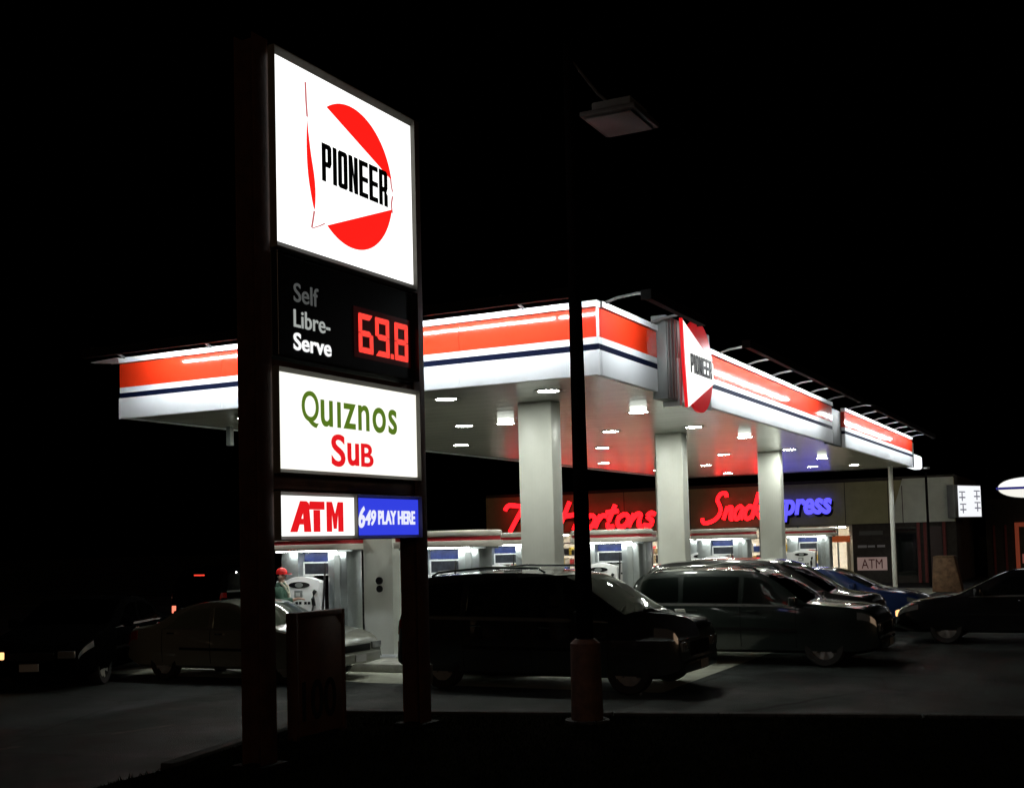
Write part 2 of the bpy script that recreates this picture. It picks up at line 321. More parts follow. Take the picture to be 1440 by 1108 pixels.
def cabinet(z0, z1, face, name='light_box', fr=.075, depth=.42, x0=0, x1=2.534, fm='frame'):
    c = MB().box(x0 - .015, x1 + .012, .02, depth, z0 - fr, z1 + fr).build(name, A['dgrey'], SG, bevel=.01)
    f = MB(); e = .012
    O = [(x0 - .02, z0 - fr), (x1 + .014, z0 - fr), (x1 + .014, z1 + fr), (x0 - .02, z1 + fr)]; I = [(x0 - .002, z0 - .004), (x1 + .002, z0 - .004), (x1 + .002, z1 + .004), (x0 - .002, z1 + .004)]
    for k in range(4):
        o0, o1, i0, i1 = O[k], O[(k + 1) % 4], I[k], I[(k + 1) % 4]
        m0 = (o0[0] * .8 + i0[0] * .2, o0[1] * .8 + i0[1] * .2); m1 = (o1[0] * .8 + i1[0] * .2, o1[1] * .8 + i1[1] * .2)
        f.add([(i0[0], -e, i0[1]), (i1[0], -e, i1[1]), (m1[0], -.06, m1[1]), (m0[0], -.06, m0[1]), (o1[0], -.055, o1[1]), (o0[0], -.055, o0[1]), (o1[0], .018, o1[1]), (o0[0], .018, o0[1])],
              [(0, 1, 2, 3), (3, 2, 4, 5), (5, 4, 6, 7)])
    f.build('frame', A[fm], c)
    fc = MB().box(x0, x1, -.012, .016, z0, z1).build('face', A[face], c)
    return fc
FY = -.0135
cabinet(5.262, 7.168, 'white_lit')
r_ = MB(); cc = (1.335, 6.235, .79)
r_.prism(clip_circle(*cc, (7.026 + .394 * .533, -.394), True), FY, FY - .004)
r_.prism(clip_circle(*cc, (5.50 - .372 * .602, .372), False), FY, FY - .004)
r_.prism(bez([(.548, 6.66), (.535, 6.35), (.552, 6.08), (.60, 5.86), (.652, 5.72), (.672, 5.9), (.655, 6.08), (.605, 6.3), (.566, 6.52)], 4), FY, FY - .004)
r_.build('pennant_emblem', A['red_lit'], SG)
for a in ([(.530, 7.04), (.537, 6.85), (.552, 6.675)], [(.648, 5.705), (.622, 5.60), (.600, 5.515)], [(.612, 5.513), (.74, 5.566), (.83, 5.612)], [(2.112, 6.02), (2.095, 6.12), (2.125, 6.22)], [(2.125, 6.27), (2.10, 6.35), (2.09, 6.44)]):
    ol = MB()
    for p, q in zip(a[:-1], a[1:]): ol.add([(p[0] - .015, FY - .002, p[1]), (p[0] + .015, FY - .002, p[1]), (q[0] + .015, FY - .002, q[1]), (q[0] - .015, FY - .002, q[1])], [(0, 1, 2, 3)])
    ol.build('pennant_outline', A['outline'], SG)
wm = MB()
for p in block_word('PIONEER', .79, 2.02, 6.065, 6.475): wm.prism(p, FY - .001, FY - .006)
wm.build('lettering', A['ink'], SG)
cabinet(4.125, 5.135, 'black', 'price_panel', .02, fm='black')
lettering('lettering', 'Self', (.285, .69, 4.69, 4.885), FY, .006, A['txt1'], SG, .008)
lettering('lettering', 'Libre-', (.28, .885, 4.43, 4.61), FY, .006, A['txt2'], SG, .008)
lettering('lettering', 'Serve', (.272, .90, 4.195, 4.375), FY, .006, A['txt3'], SG, .02)
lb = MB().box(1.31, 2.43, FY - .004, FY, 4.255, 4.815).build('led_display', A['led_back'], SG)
dg_ = MB()
seg7(dg_, '6', 1.395, 1.665, 4.315, 4.75, FY - .006, FY - .012); seg7(dg_, '9', 1.715, 1.985, 4.315, 4.75, FY - .006, FY - .012)
dg_.prism([(2.015, 4.315), (2.07, 4.315), (2.07, 4.37), (2.015, 4.37)], FY - .006, FY - .012); seg7(dg_, '8', 2.10, 2.37, 4.315, 4.75, FY - .006, FY - .012)
dg_.build('digits', A['led'], lb)
cabinet(2.985, 3.95, 'cream_lit', fr=.05)
lettering('lettering', 'Q', (.385, .665, 3.425, 3.80), FY, .006, A['green_lit'], SG, .012)
lettering('lettering', 'u\u0131znos', (.70, 2.115, 3.45, 3.735), FY, .006, A['green_lit'], SG, .014, spacing=1.12)
lettering('lettering', 'S', (.872, 1.115, 3.04, 3.385), FY, .006, A['red_lit2'], SG, .02)
lettering('lettering', 'u', (1.155, 1.365, 3.06, 3.305), FY, .006, A['red_lit2'], SG, .025)
lettering('lettering', 'B', (1.405, 1.636, 3.06, 3.315), FY, .006, A['red_lit2'], SG, .02)
MB().box(-.012, 2.555, .05, .30, 2.775, 2.93).build('cross_beam', A['brown'], SG, bevel=.006)
MB().box(-.012, 2.555, .06, .22, 3.985+.02, 4.075).build('cross_beam', A['brown'], SG, bevel=.006)
fc = cabinet(2.315, 2.72, 'atm_lit', fr=.04, x1=1.262)
fc = cabinet(2.315, 2.72, 'blue_lit', fr=.04, x0=1.282)
am = MB()   # slab-serif ATM
def quad(*p): am.prism(list(p), FY, FY - .005)
zb, zt = 2.355, 2.668
quad((.17, zb), (.285, zb), (.435, zt), (.335, zt)); quad((.335+.1, zt), (.335+.1-.055, zt-.115), (.395, zb), (.51, zb), (.475, zt-.02)); quad((.312, zb + .075), (.383, zb + .075), (.383, zb + .135), (.338, zb + .135))
quad((.475, zt - .085), (.735, zt - .085), (.735, zt), (.49, zt)); quad((.55, zb), (.66, zb), (.66, zt - .088), (.55, zt - .088))
quad((.77, zb), (.86, zb), (.86, zt - .10), (.77, zt)); quad((.97, zb), (1.06, zb), (1.06, zt), (.97, zt - .10)); quad((.77, zt), (.86, zt - .10), (.89, zb + .03), (.94, zb + .03), (.97, zt - .10), (1.06, zt), (.965, zt), (.915, zt - .13), (.865, zt))
am.build('lettering', A['red_lit2'], SG)
lettering('lettering', '6', (1.335, 1.455, 2.395, 2.63), FY, .006, A['white_txt'], SG, .03, shear=.2)
lettering('lettering', '49', (1.46, 1.665, 2.42, 2.59), FY, .006, A['white_txt'], SG, .03, shear=.2)
lettering('lettering', 'PLAY HERE', (1.71, 2.455, 2.432, 2.588), FY, .006, A['white_txt'], SG, .035)

# reader board standing between the posts
RB = thing('reader_board', 'rust brown message board on the ground under the price pylon', 'board', (-1.55, -5.42, 0), R(89))
MB().box(.10, .97, -.03, .05, .12, 1.42).build('panel', A['board'], RB, bevel=.01)
MB().box(.07, .12, -.05, .08, 0, 1.48).box(.95, 1.0, -.05, .08, 0, 1.48).box(.121, .949, -.05, .08, 1.42, 1.48).build('frame', A['brown'], RB, bevel=.006)
lettering('lettering', '100', (.2, .82, .28, .72), -.03, .008, A['blackm'], RB, .01)

# ---------------------------------------------------------------- street lamp
SL = thing('street_lamp', 'slim dark pole with an unlit square floodlight and a rusty sleeve at its foot', 'street lamp', (.98, -3.1, 0))
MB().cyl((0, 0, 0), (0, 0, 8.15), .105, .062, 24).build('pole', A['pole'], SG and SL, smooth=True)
MB().cyl((0, 0, .02), (0, 0, 1.0), .19, .175, 24).cyl((0, 0, 1.0), (0, 0, 1.05), .175, .12, 24).build('sleeve', A['sleeve'], SL, smooth=True)
MB().cyl((0, 0, .0), (0, 0, .12), .26, .26, 24).build('footing', A['kerb_dark'], SL, smooth=True)
MB().tube([(0.04, 0.01, 7.95), (.3, .18, 7.55), (.52, .33, 7.33)], .018).build('arm', A['pole2'], SL, smooth=True)
hd = MB().prism([(.17, -.12), (.87, -.12), (.87, .74), (.17, .74)], 7.20, 7.26, 'z').build('lamp_housing', A['pole2'], SL, bevel=.015)
MB().prism([(.27, .02), (.77, .02), (.77, .60), (.27, .60)], 7.26, 7.40, 'z').build('ballast_box', A['dgrey'], hd, bevel=.02)
MB().prism([(.235, -.06), (.805, -.06), (.805, .68), (.235, .68)], 7.175, 7.197, 'z').build('lens', mat('cold_lamp_lens', (.035, .035, .032), .5), hd, bevel=.006)

# ---------------------------------------------------------------- canopy
CX0, CY1 = -9.34, 30.4
CAN = thing('fuel_canopy', 'long flat fuel station canopy with red, white and navy fascia on white columns', 'canopy', (0, 0, 0))
ZB, ZT = 4.6, 5.69
MB().box(CX0 + .12, -.12, .12, CY1 + .2, 4.63, 4.70).build('soffit', A['soffit'], CAN)
MB().box(CX0 + .13, -.13, .13, CY1 + .1, 4.705, 5.5).build('roof_deck', A['dgrey'], CAN)
BANDS = [('fascia_white', 4.60, 4.965), ('fascia_navy', 4.967, 5.055), ('fascia_white', 5.057, 5.155), ('fascia_red', 5.157, 5.582), ('fascia_white', 5.60, 5.69)]
def fascia_run(axis, a0, a1, joints, skip_red=False):
    """axis 'x': on plane y=0 facing -Y; axis 'y': on plane x=0 facing +X"""
    edges = [a0] + joints + [a1]
    for nme, z0, z1 in BANDS:
        mb = MB(); key = {'fascia_white': 'fwhite', 'fascia_navy': 'fnavy', 'fascia_red': 'fred'}[nme]
        proud = .03 if z0 == 5.60 else 0.0
        for e0, e1 in zip(edges[:-1], edges[1:]):
            e0 += .003; e1 -= .003
            if axis == 'x': mb.box(e0, e1, -proud, .10, z0, z1)
            elif axis == 'y': mb.box(-.10, proud, e0, e1, z0, z1)
            else: mb.box(CX0 - proud, CX0 + .10, e0, e1, z0, z1)
        mb.build('fascia_panel', A[key], CAN)
fascia_run('x', CX0, 0, [-7.0, -4.66, -2.33])
fascia_run('y', .101, 2.5, [])
fascia_run('y', 5.0, 16.2, [8.1, 10.8, 13.5])
fascia_run('y', 17.85, CY1, [20.3, 22.8, 25.3, 27.8])
fascia_run('l', .101, CY1, [4.7, 9.3, 13.9, 18.5, 23.1, 27])
MB().box(CX0 + .01, -.01, .11, .12, 4.62, 5.59).box(-.12, -.11, .13, CY1, 4.62, 5.59).box(CX0 + .11, CX0 + .12, .13, CY1, 4.62, 5.59).build('fascia_backing', A['dgrey'], CAN)
for q in ((CX0 - .012, CX0 + .03, 4.59, 4.965), (-.03, .012, 4.59, 4.965), (-.03, .012, 5.157, 5.60)): MB().box(q[0], q[1], -.012, -.002, q[2], q[3]).build('corner_trim', A['fwhite'], CAN)
# recessed break in the right-hand fascia, dark grey in place of an unlit stretch
MB().box(-.24, -.13, 16.2, 17.85, 4.6, 5.45).build('fascia_panel', A['dgrey'], CAN)
# grey portal behind the round emblem
pm = MB()
pm.box(-.1, .16, 2.52, 4.9, 4.48, 5.86)
por = pm.build('portal_box', A['fgrey'], CAN, bevel=.01)
rb = MB()
for i in range(6): y = 2.56 + i * .16; rb.box(.162, .182, y, y + .06, 4.5, 5.84)
rb.build('portal_rib', A['fgrey'], por)
MB().box(-.1, .2, 3.0, 3.08, 4.40, 5.2).build('portal_bracket', A['fwhite'], por)
# far end: back wall of the canopy edge and the lit white end box
MB().box(CX0, 0, CY1 + .21, CY1 + .30, 4.6, 5.5).build('rear_fascia', A['dgrey'], CAN)
MB().box(-.35, 0.02, CY1 + .31, CY1 + 2.3, 4.6, 5.12).build('end_box', glow('end_box_lit', (.93, .97, 1), 1.6), CAN, bevel=.1, seg=4)
# fascia lights: arms, housings and tubes
OUT = .80
def arm(p, d):
    p = Vector(p); d = Vector(d)
    MB().tube([p, p + d * .18 + Vector((0, 0, .05)), p + d * .5 + Vector((0, 0, .085)), p + d * (OUT - .03) + Vector((0, 0, .05))], .022, 8).build('light_arm', A['arm'], CAN, smooth=True)
for x in (-9.2, -7.2, -5.2, -3.2, -1.2): arm((x, -.02, 5.69), (0, -1, 0))
for y in (.25, 2.2, 6.0, 7.9, 9.9, 11.9, 13.6, 15.6, 18.3, 20.3, 22.3, 24.3, 26.2, 28.2, 30.1): arm((.02, y, 5.69), (1, 0, 0))
for y in (.6, 2.5): arm((CX0 - .02, y, 5.69), (-1, 0, 0))
def housing(axis, a0, a1):
    h = MB()
    if axis == 'x': h.box(a0, a1, -OUT - .05, -OUT + .09, 5.715, 5.735).box(a0, a1, -OUT - .065, -OUT - .051, 5.592, 5.735)
    elif axis == 'y': h.box(OUT - .09, OUT + .05, a0, a1, 5.715, 5.735).box(OUT + .051, OUT + .065, a0, a1, 5.592, 5.735)
    else: h.box(CX0 - OUT - .05, CX0 - OUT + .09, a0, a1, 5.715, 5.735).box(CX0 - OUT - .065, CX0 - OUT - .051, a0, a1, 5.592, 5.735)
    if axis == 'x': h.box(a0, a1, -OUT - .0505, -OUT + .042, 5.592, 5.60)  # bottom plate added to keep tube light off the ground in front
    elif axis == 'y': h.box(OUT - .042, OUT + .0505, a0, a1, 5.592, 5.60)
    else: h.box(CX0 - OUT - .0505, CX0 - OUT + .042, a0, a1, 5.592, 5.60)
    for e in (a0 - .012, a1 + .002):
        if axis == 'x': h.box(e, e + .01, -OUT - .065, -OUT + .09, 5.592, 5.735)
        elif axis == 'y': h.box(OUT - .09, OUT + .065, e, e + .01, 5.592, 5.735)
        else: h.box(CX0 - OUT - .065, CX0 - OUT + .09, e, e + .01, 5.592, 5.735)
    return h.build('light_housing', A['blackm'], CAN)
def tube(axis, a0, a1, hs):
    t = MB(); z = 5.655
    if axis == 'x': t.cyl((a0, -OUT + .01, z), (a1, -OUT + .01, z), .019, n=8)
    elif axis == 'y': t.cyl((OUT - .01, a0, z), (OUT - .01, a1, z), .019, n=8)
    else: t.cyl((CX0 - OUT + .01, a0, z), (CX0 - OUT + .01, a1, z), .019, n=8)
    t.build('fluorescent_tube', A['tube'], hs, smooth=True)
h = housing('x', CX0 - .05, 0.0)
for a, b in ((-8.55, -6.06), (-5.98, -3.55), (-3.42, -1.05), (-.97, -.15)): tube('x', a, b, h)
h = housing('y', -.1, 2.45); tube('y', .12, 1.45, h)
h = housing('y', 5.1, 16.0)
for a, b in ((5.2, 7.9), (8.0, 10.4), (10.5, 12.9), (13.0, 14.5)): tube('y', a, b, h)
h = housing('y', 18.0, 30.3)
for a, b in ((18.1, 20.3), (20.6, 22.2), (22.7, 24.3), (24.9, 26.6), (27.0, 28.3), (28.7, 30.2)): tube('y', a, b, h)
h = housing('l', .9, 6)
tube('l', 1.0, 2.4, h); tube('l', 2.6, 5.0, h)
MB().prism([(CX0 - .035, -.02), (CX0 - .035, .85), (CX0 - .83, .22), (CX0 - .83, .12)], 5.70, 5.708, 'z').build('corner_reflector', A['fwhite'], CAN)
# columns
for x, y in ((-5.65, 2.9), (-5.95, 10.6), (-5.50, 18.6), (-2.36, 2.9), (-2.59, 10.6), (-2.33, 18.6)):
    if True:
        c = MB().box(x - .32, x + .32, y - .20, y + .20, .15, 4.628).build('column', A['colw'], CAN, bevel=.012)
        MB().box(x - .36, x + .36, y - .24, y + .24, .10, .2).build('base_collar', A['fwhite'], c, bevel=.01)
        if (x, y) == (-5.65, 2.9):
            MB().cyl((x + .04, y - .24, 1.55), (x + .04, y - .20, 1.55), .07, n=16).cyl((x + .04, y - .23, 1.40), (x + .04, y - .20, 1.40), .065, n=16).build('call_button', A['black'], c)
MB().cyl((-.73, 29.8, 0), (-.73, 29.8, 4.63), .085, n=16).build('post', A['colw'], CAN, smooth=True)
# hanging bracket at the left rear
MB().box(-9.05, -8.95, 2.55, 2.65, 4.25, 4.63).build('hanger', A['fgrey'], CAN)

# canopy lights: each its own thing
def downlight(x, y, boxed, label):
    t = thing('canopy_light', label, 'ceiling light', (x, y, 4.63), 0, 'round lights under the canopy')
    ring = lambda r0, r1, z, n=28: MB().add([(r * math.cos(2 * math.pi * i / n), r * math.sin(2 * math.pi * i / n), zz) for r, zz in ((r0, z), (r1, z), (r1, z + .006), (r0, z + .006)) for i in range(n)], [(k * n + i, k * n + (i + 1) % n, ((k + 1) % 4) * n + (i + 1) % n, ((k + 1) % 4) * n + i) for k in range(4) for i in range(n)])
    z = -.115 if boxed else -.014
    if boxed: MB().prism([(-.125, -.125), (.125, -.125), (.125, .125), (-.125, .125)], -.104, -.002, 'z').build('diffuser', A['lensdim'], t, bevel=.01)
    ring(.172, .235, z).build('rim', A['rim'], t)
    MB().cyl((0, 0, z + .0045), (0, 0, z + .010), .1715, .1715, 28).build('lens_holder', A['rim'], t)
    MB().add([(.170 * math.cos(2 * math.pi * i / 28), .170 * math.sin(2 * math.pi * i / 28), z + .002) for i in range(28)], [tuple(reversed(range(28)))]).build('lens', A['lens'], t)
ordn = ['first', 'second', 'third', 'fourth', 'fifth', 'sixth', 'seventh']
for i, (x, y, bx) in enumerate(((-1.5, 1.45, 0), (-1.14, 4.6, 1), (-1.6, 9.27, 0), (-1.11, 11.6, 1), (-1.58, 17.9, 0), (-1.33, 21.0, 1), (-1.6, 27.5, 0))):
    downlight(x, y, bx, f"{'dropped box' if bx else 'flat round'} canopy light, {ordn[i]} from the street in the emblem side row")
for i, (x, y) in enumerate(((-3.35, 1.35), (-3.44, 8.95), (-3.65, 18.4), (-3.0, 27.2))):
    downlight(x, y, 0, f"flat round canopy light, {ordn[i]} from the street in the row above the right columns")
for i, (x, y, bx) in enumerate(((-3.98, 4.8, 1), (-5.35, 5.6, 0), (-5.43, 13.3, 0), (-5.67, 23.1, 0))):
    downlight(x, y, bx, f"{'dropped box' if bx else 'flat round'} canopy light, {ordn[i]} from the street in the middle row")
for i, (x, y) in enumerate(((-7.76, 1.6), (-7.76, 9.8), (-7.81, 19.2), (-7.87, 24.5), (-6.57, 28.7))):
    downlight(x, y, 0, f"flat round canopy light, {ordn[i]} from the street in the far left row")

# round pennant emblem on the canopy edge (local: x -> world +Y, faces -y -> world +X)
EM = thing('emblem_sign', 'round red sign with white pennant fixed to the grey part of the canopy edge', 'sign', (.19, 0, 0), R(90))
cc = (3.92, 5.155, .80)
def disc_poly(cx, cz, r, n=64): return [(cx + r * math.cos(2 * math.pi * i / n), cz + r * math.sin(2 * math.pi * i / n)) for i in range(n)]
MB().prism(disc_poly(*cc), -.07, -.02).build('disc', mat('emblem_red', (.62, .01, .012), .35, emit=(.7, .005, .01), estr=.45), EM, smooth=True, angle=40)
pen = [(3.06, 5.85), (3.10, 5.35), (3.20, 4.38), (4.70, 4.93), (4.70, 5.29)]
MB().prism(pen, -.085, -.071).build('pennant', glow('emblem_white', (1, 1, .97), 1.25), EM)
MB().prism([(3.0, 5.87), (3.055, 5.86), (3.095, 5.35), (3.195, 4.385), (3.16, 4.39), (3.05, 5.2)], -.088, -.04).build('pennant_edge', A['red_lit2'], EM)
wm = MB()
for p in block_word('PIONEER', 3.40, 4.60, 5.0, 5.33): wm.prism(p, -.0855, -.092)
wm.build('lettering', A['ink'], EM)
MB().box(3.5, 4.3, -.019, 0.025, 4.9, 5.4).build('mounting', A['dgrey'], EM)

# ---------------------------------------------------------------- pump islands and pumps
def stadium(x0, x1, y0, y1, r, n=10):
    pts = []
    for cx, cy, a in ((x1 - r, y1 - r, 0), (x0 + r, y1 - r, 90), (x0 + r, y0 + r, 180), (x1 - r, y0 + r, 270)):
        for i in range(n + 1): t = R(a + 90 * i / n); pts.append((cx + r * math.cos(t), cy + r * math.sin(t)))
    return pts
ROWS = (2.75, 10.6, 18.6, 27.0)
rown = ('street', 'second', 'third', 'last')
for i, y in enumerate(ROWS):
    o = MB().prism(stadium(-8.5, -1.75, y - 1.15, y + 1.15, .6), .004, .15, 'z').build('pump_island', A['kerb'], bevel=.025)
    tag(o, f'raised concrete pump island under the canopy, {["nearest the street", "second from the street", "third from the street", "farthest from the street"][i]}', 'kerb island', 'concrete pump islands')
def pump():
    t = thing('fuel_pump', '', 'fuel pump', (0, 0, .15), 0, 'pumps under the canopy')
    Z = -.15
    MB().box(-.75, -.36, -.25, .25, 0, 2.12 + Z).build('side_panel', A['steel'], t, bevel=.02)
    sp = MB().box(.32, .75, -.25, .25, 0, 2.12 + Z).build('side_panel', A['steel'], t, bevel=.02)
    MB().box(.47, .60, -.262, -.2515, .3, 2.05 + Z).build('cover_strip', A['fgrey'], sp)
    b = MB().prism([(-.745, .0), (.26, .0), (.26, 1.55 + Z)] + bez([(.24, 1.57 + Z), (.0, 1.64 + Z), (-.2, 1.655 + Z), (-.4, 1.63 + Z), (-.52, 1.58 + Z)], 4) + [(-.745, 1.575 + Z)], -.42, -.26).build('cabinet', A['pumpw'], t, bevel=.012)
    MB().prism([(-.21 + .24 * math.cos(R(a)), 1.50 + Z + .06 * math.sin(R(a))) for a in range(0, 360, 15)], -.432, -.421).build('badge', A['black'], b)
    MB().prism([(-.21 + .09 * math.cos(R(a)), 1.50 + Z + .045 * math.sin(R(a))) for a in range(0, 360, 15)], -.436, -.4325).build('badge_mark', A['fgrey'], b)
    MB().box(-.32, -.14, -.43, -.421, 1.27 + Z, 1.40 + Z).build('display', A['fgrey'], b)
    MB().box(-.29, -.19, -.435, -.4305, 1.29 + Z, 1.36 + Z).build('screen', A['pumpw'], b)
    k = MB()
    for x in (-.30, -.22, -.10, -.02): k.box(x, x + .055, -.428, -.421, 1.14 + Z, 1.19 + Z)
    k.build('button', A['black'], b)
    MB().box(-.7, .22, -.428, -.421, .25, .95 + Z).build('lower_panel', A['fgrey'], b, bevel=.003)
    n = MB().tube([(.13, -.44, 1.12 + Z), (.13, -.47, 1.25 + Z), (.15, -.46, 1.36 + Z), (.17, -.44, 1.40 + Z)], .035, 8).build('nozzle', A['black'], t, smooth=True)
    MB().tube(bez([(.13, -.46, 1.12 + Z), (.16, -.60, .75 + Z), (.2, -.55, .45 + Z), (.27, -.46, .6 + Z), (.29, -.36, 1.2 + Z), (.30, -.30, 1.9 + Z)], 5), .02, 8).build('hose', A['rubber'], t, smooth=True)
    f = MB().box(-.352, .312, -.06, .06, 1.93 + Z, 2.11 + Z).build('poster', A['poster_blue'], t)
    fr = MB().box(-.352, .312, -.10, -.062, 1.895 + Z, 1.92 + Z).box(-.352, .312, -.10, -.062, 1.66 + Z, 1.69 + Z).box(-.352, -.325, -.10, -.062, 1.69 + Z, 1.895 + Z).box(.28, .312, -.10, -.062, 1.69 + Z, 1.895 + Z).build('display_frame', A['pumpw'], t)
    MB().box(-.324, .279, -.085, -.07, 1.692 + Z, 1.893 + Z).build('picture', A['poster_dark'], fr)
    v = MB().prism(stadium(-.95, .92, -.56, .56, .30), 2.135 + Z, 2.25 + Z, 'z').build('valance', A['valance'], t, bevel=.02)
    MB().prism(stadium(-.92, .89, -.53, .53, .28), 2.251 + Z, 2.315 + Z, 'z').build('stripe', A['stripe_red'], v, smooth=True)
    MB().prism(stadium(-.94, .91, -.55, .55, .29), 2.316 + Z, 2.43 + Z, 'z').build('cap', A['valance'], v, bevel=.04, seg=4)
    MB().box(-.90, .87, -.25, .25, 2.10 + Z, 2.134 + Z).build('valance_underside', A['fgrey'], v)
    MB().box(-.68, .66, -.50, -.45, 2.118 + Z, 2.133 + Z).build('added_valance_light', A['added_vlight'], v)  # strip added under the valance to brighten the pump face
    return t
def dup(o, parent=None):
    c = o.copy(); C.objects.link(c); c.parent = parent
    for ch in list(o.children): dup(ch, c)
    return c
proto = pump(); first = True
for i, y in enumerate(ROWS):
    xs = (-6.88, [-4.1, -4.1, -3.75, -3.15][i])
    for j, x in enumerate(xs):
        t = proto if first else dup(proto); first = False
        t.location = (x, y - .1, .15)
        side = ('left of the left-hand column', 'between the two columns')[j] if i < 3 else ('on the left of the island', 'on the right of the island')[j]
        t['label'] = f'white fuel pump under a striped valance, {rown[i]} island, {side}'

# ---------------------------------------------------------------- store
ST = thing('convenience_store', 'long low shop with olive fascia and lit front windows behind the pumps', 'shop', (0, 38, 0))
SX0, SX1 = -22.0, .55
MB().box(SX0, SX1, 0, .12, 2.6, 4.45).build('fascia_band', A['olive'], ST)
for x in (-18, -14.5, -11.2, -4.05, -2.2): MB().box(x, x + .03, -.006, -.001, 2.6, 4.45).build('fascia_joint', A['dark_wall'], ST)
MB().box(SX0, SX1, 0, 9, 4.46, 4.6).build('roof', A['dark_wall'], ST)
MB().box(SX0, SX0 + .2, .13, 9, 0, 4.45).box(SX1 - .2, SX1, .13, 9, 0, 4.45).box(SX0, SX1, 9.01, 9.2, 0, 4.6).build('wall', A['dark_wall'], ST)
MB().box(SX0, -3.85, .13, .3, 0, .35).build('wall', A['room'], ST)
MB().box(-3.8, SX1, .14, .3, 0, 2.6).build('wall', A['dark_wall'], ST)
MB().box(SX0 + .2, -3.85, 4.5, 4.6, 0, 2.59).box(-3.95, -3.82, .31, 4.49, 0, 2.59).build('interior_wall', A['room'], ST)
MB().box(SX0 + .2, -3.97, .31, 4.49, 2.50, 2.58).build('ceiling', A['room'], ST)
MB().box(SX0 + .2, -3.97, .31, 4.49, .005, .03).build('shop_floor', A['room'], ST)
x = SX0 + .3
while x < -5:
    MB().box(x, x + 1.2, 1.4, 1.7, 2.47, 2.495).build('ceiling_light', A['ceil_lamp'], ST); x += 2.3
x = SX0
while x < -4:
    x1 = min(x + 1.75, -3.9)
    wd = MB().box(x + .03, x + .09, .10, .2, .36, 2.59).box(x + .09, x1 + .03, .10, .2, .36, .42).box(x + .09, x1 + .03, .10, .2, 2.05, 2.10).build('window', A['fgrey'], ST)
    MB().box(x + .09, x1 + .03, .145, .155, .42, 2.05).build('pane', A['pane'], wd)
    x += 1.75
dr = MB().box(-4.95, -4.83, -.06, .09, .02, 2.08).box(-4.03, -3.9, -.06, .09, .02, 2.08).build('door_frame', mat('cream_frame', (.7, .6, .42), .5), ST, bevel=.01)
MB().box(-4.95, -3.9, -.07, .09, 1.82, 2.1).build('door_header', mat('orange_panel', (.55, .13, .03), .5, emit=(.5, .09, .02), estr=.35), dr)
MB().box(-4.83, -4.03, -.01, .01, .02, 1.8).build('door_glass', A['pane'], dr)
# goods on shelves just inside the glass
goods = [mat('goods_' + n, c, .5) for n, c in (('red', (.5, .04, .05)), ('yellow', (.6, .45, .06)), ('white', (.75, .75, .72)), ('blue', (.05, .1, .4)), ('cream', (.6, .5, .33)), ('dark', (.04, .04, .05)))]
for s in range(14):
    x0 = SX0 + .6 + s * 1.25
    if x0 > -5.4: break
    sh = thing('shelf_unit', f'shop shelf of packaged goods seen through the lit front glass, bay {ordn[min(s,6)] if s < 7 else "after the seventh"} of the row', 'shelf', (x0, 39.4, .03), 0, 'shelves inside the shop')
    sh['label'] = 'shop shelf of packaged goods seen through the lit front glass'
    f = MB().box(0, 1.1, .02, .45, 0, .05)
    for z in (.5, .95, 1.4): f.box(0, 1.1, .02, .45, z, z + .03)
    f.box(-.03, 0, 0, .47, 0, 1.8).box(1.1, 1.13, 0, .47, 0, 1.8); f.build('rack', A['fgrey'], sh)
    for z in (.05, .53, .98, 1.43):
        x = .02
        while x < 1.0:
            wd = random.uniform(.12, .3); MB().box(x, min(x + wd, 1.09), .04, .4, z + .001, z + random.uniform(.2, .4)).build('carton', random.choice(goods), sh); x += wd + .01
# grey mansard corner and its supports
MB().add([(-2.15, -.05, 2.6), (.52, -.05, 2.6), (.52, -.05, 4.5), (-1.55, -.05, 4.5), (-2.15, -.01, 2.6), (.52, -.01, 2.6), (.52, -.01, 4.5), (-1.55, -.01, 4.5)], [(0, 1, 2, 3), (4, 7, 6, 5), (0, 4, 5, 1), (1, 5, 6, 2), (2, 6, 7, 3), (3, 7, 4, 0)]).build('corner_cladding', A['greyclad'], ST)
MB().box(-1.54, .54, -.075, -.055, 4.28, 4.5).build('cladding_cap', A['greyclad'], ST, bevel=.02)
MB().box(-1.6, -1.57, -.06, -.0505, 2.6, 4.2).build('cladding_joint', A['dark_wall'], ST)
for x in (-1.05, -.78, .0): MB().box(x, x + .12, .02, .13, 0, 2.59).build('door_post', A['brickr'], ST)
MB().box(-.65, -.05, .12, .135, .05, 2.4).build('door', mat('dark_door', (.06, .03, .03), .4), ST)
MB().box(-2.1, -1.1, .12, .135, .3, 2.4).build('window', A['glass'], ST)
ps = MB().box(-3.63, -2.36, .11, .135, .56, 1.13).build('poster', mat('atm_poster_glow', (.55, .42, .40), .5, emit=(.5, .33, .3), estr=.25), ST)  # faint emission stands in for canopy light on the poster
lettering('lettering', 'ATM', (-3.45, -2.55, .64, 1.05), .109, .01, mat('dark_red_ink', (.12, .01, .01), .6), ps, 0)
MB().box(-3.58, -3.2, .115, .135, 1.55, 1.66).box(-3.15, -2.85, .115, .135, 1.56, 1.65).box(-2.75, -2.42, .115, .135, 1.56, 1.66).build('notice_strip', mat('pale_notice', (.45, .45, .5), .5), ST)
MB().box(-3.5, -2.5, .115, .135, 2.1, 2.28).build('notice_panel', A['dgrey'], ST)

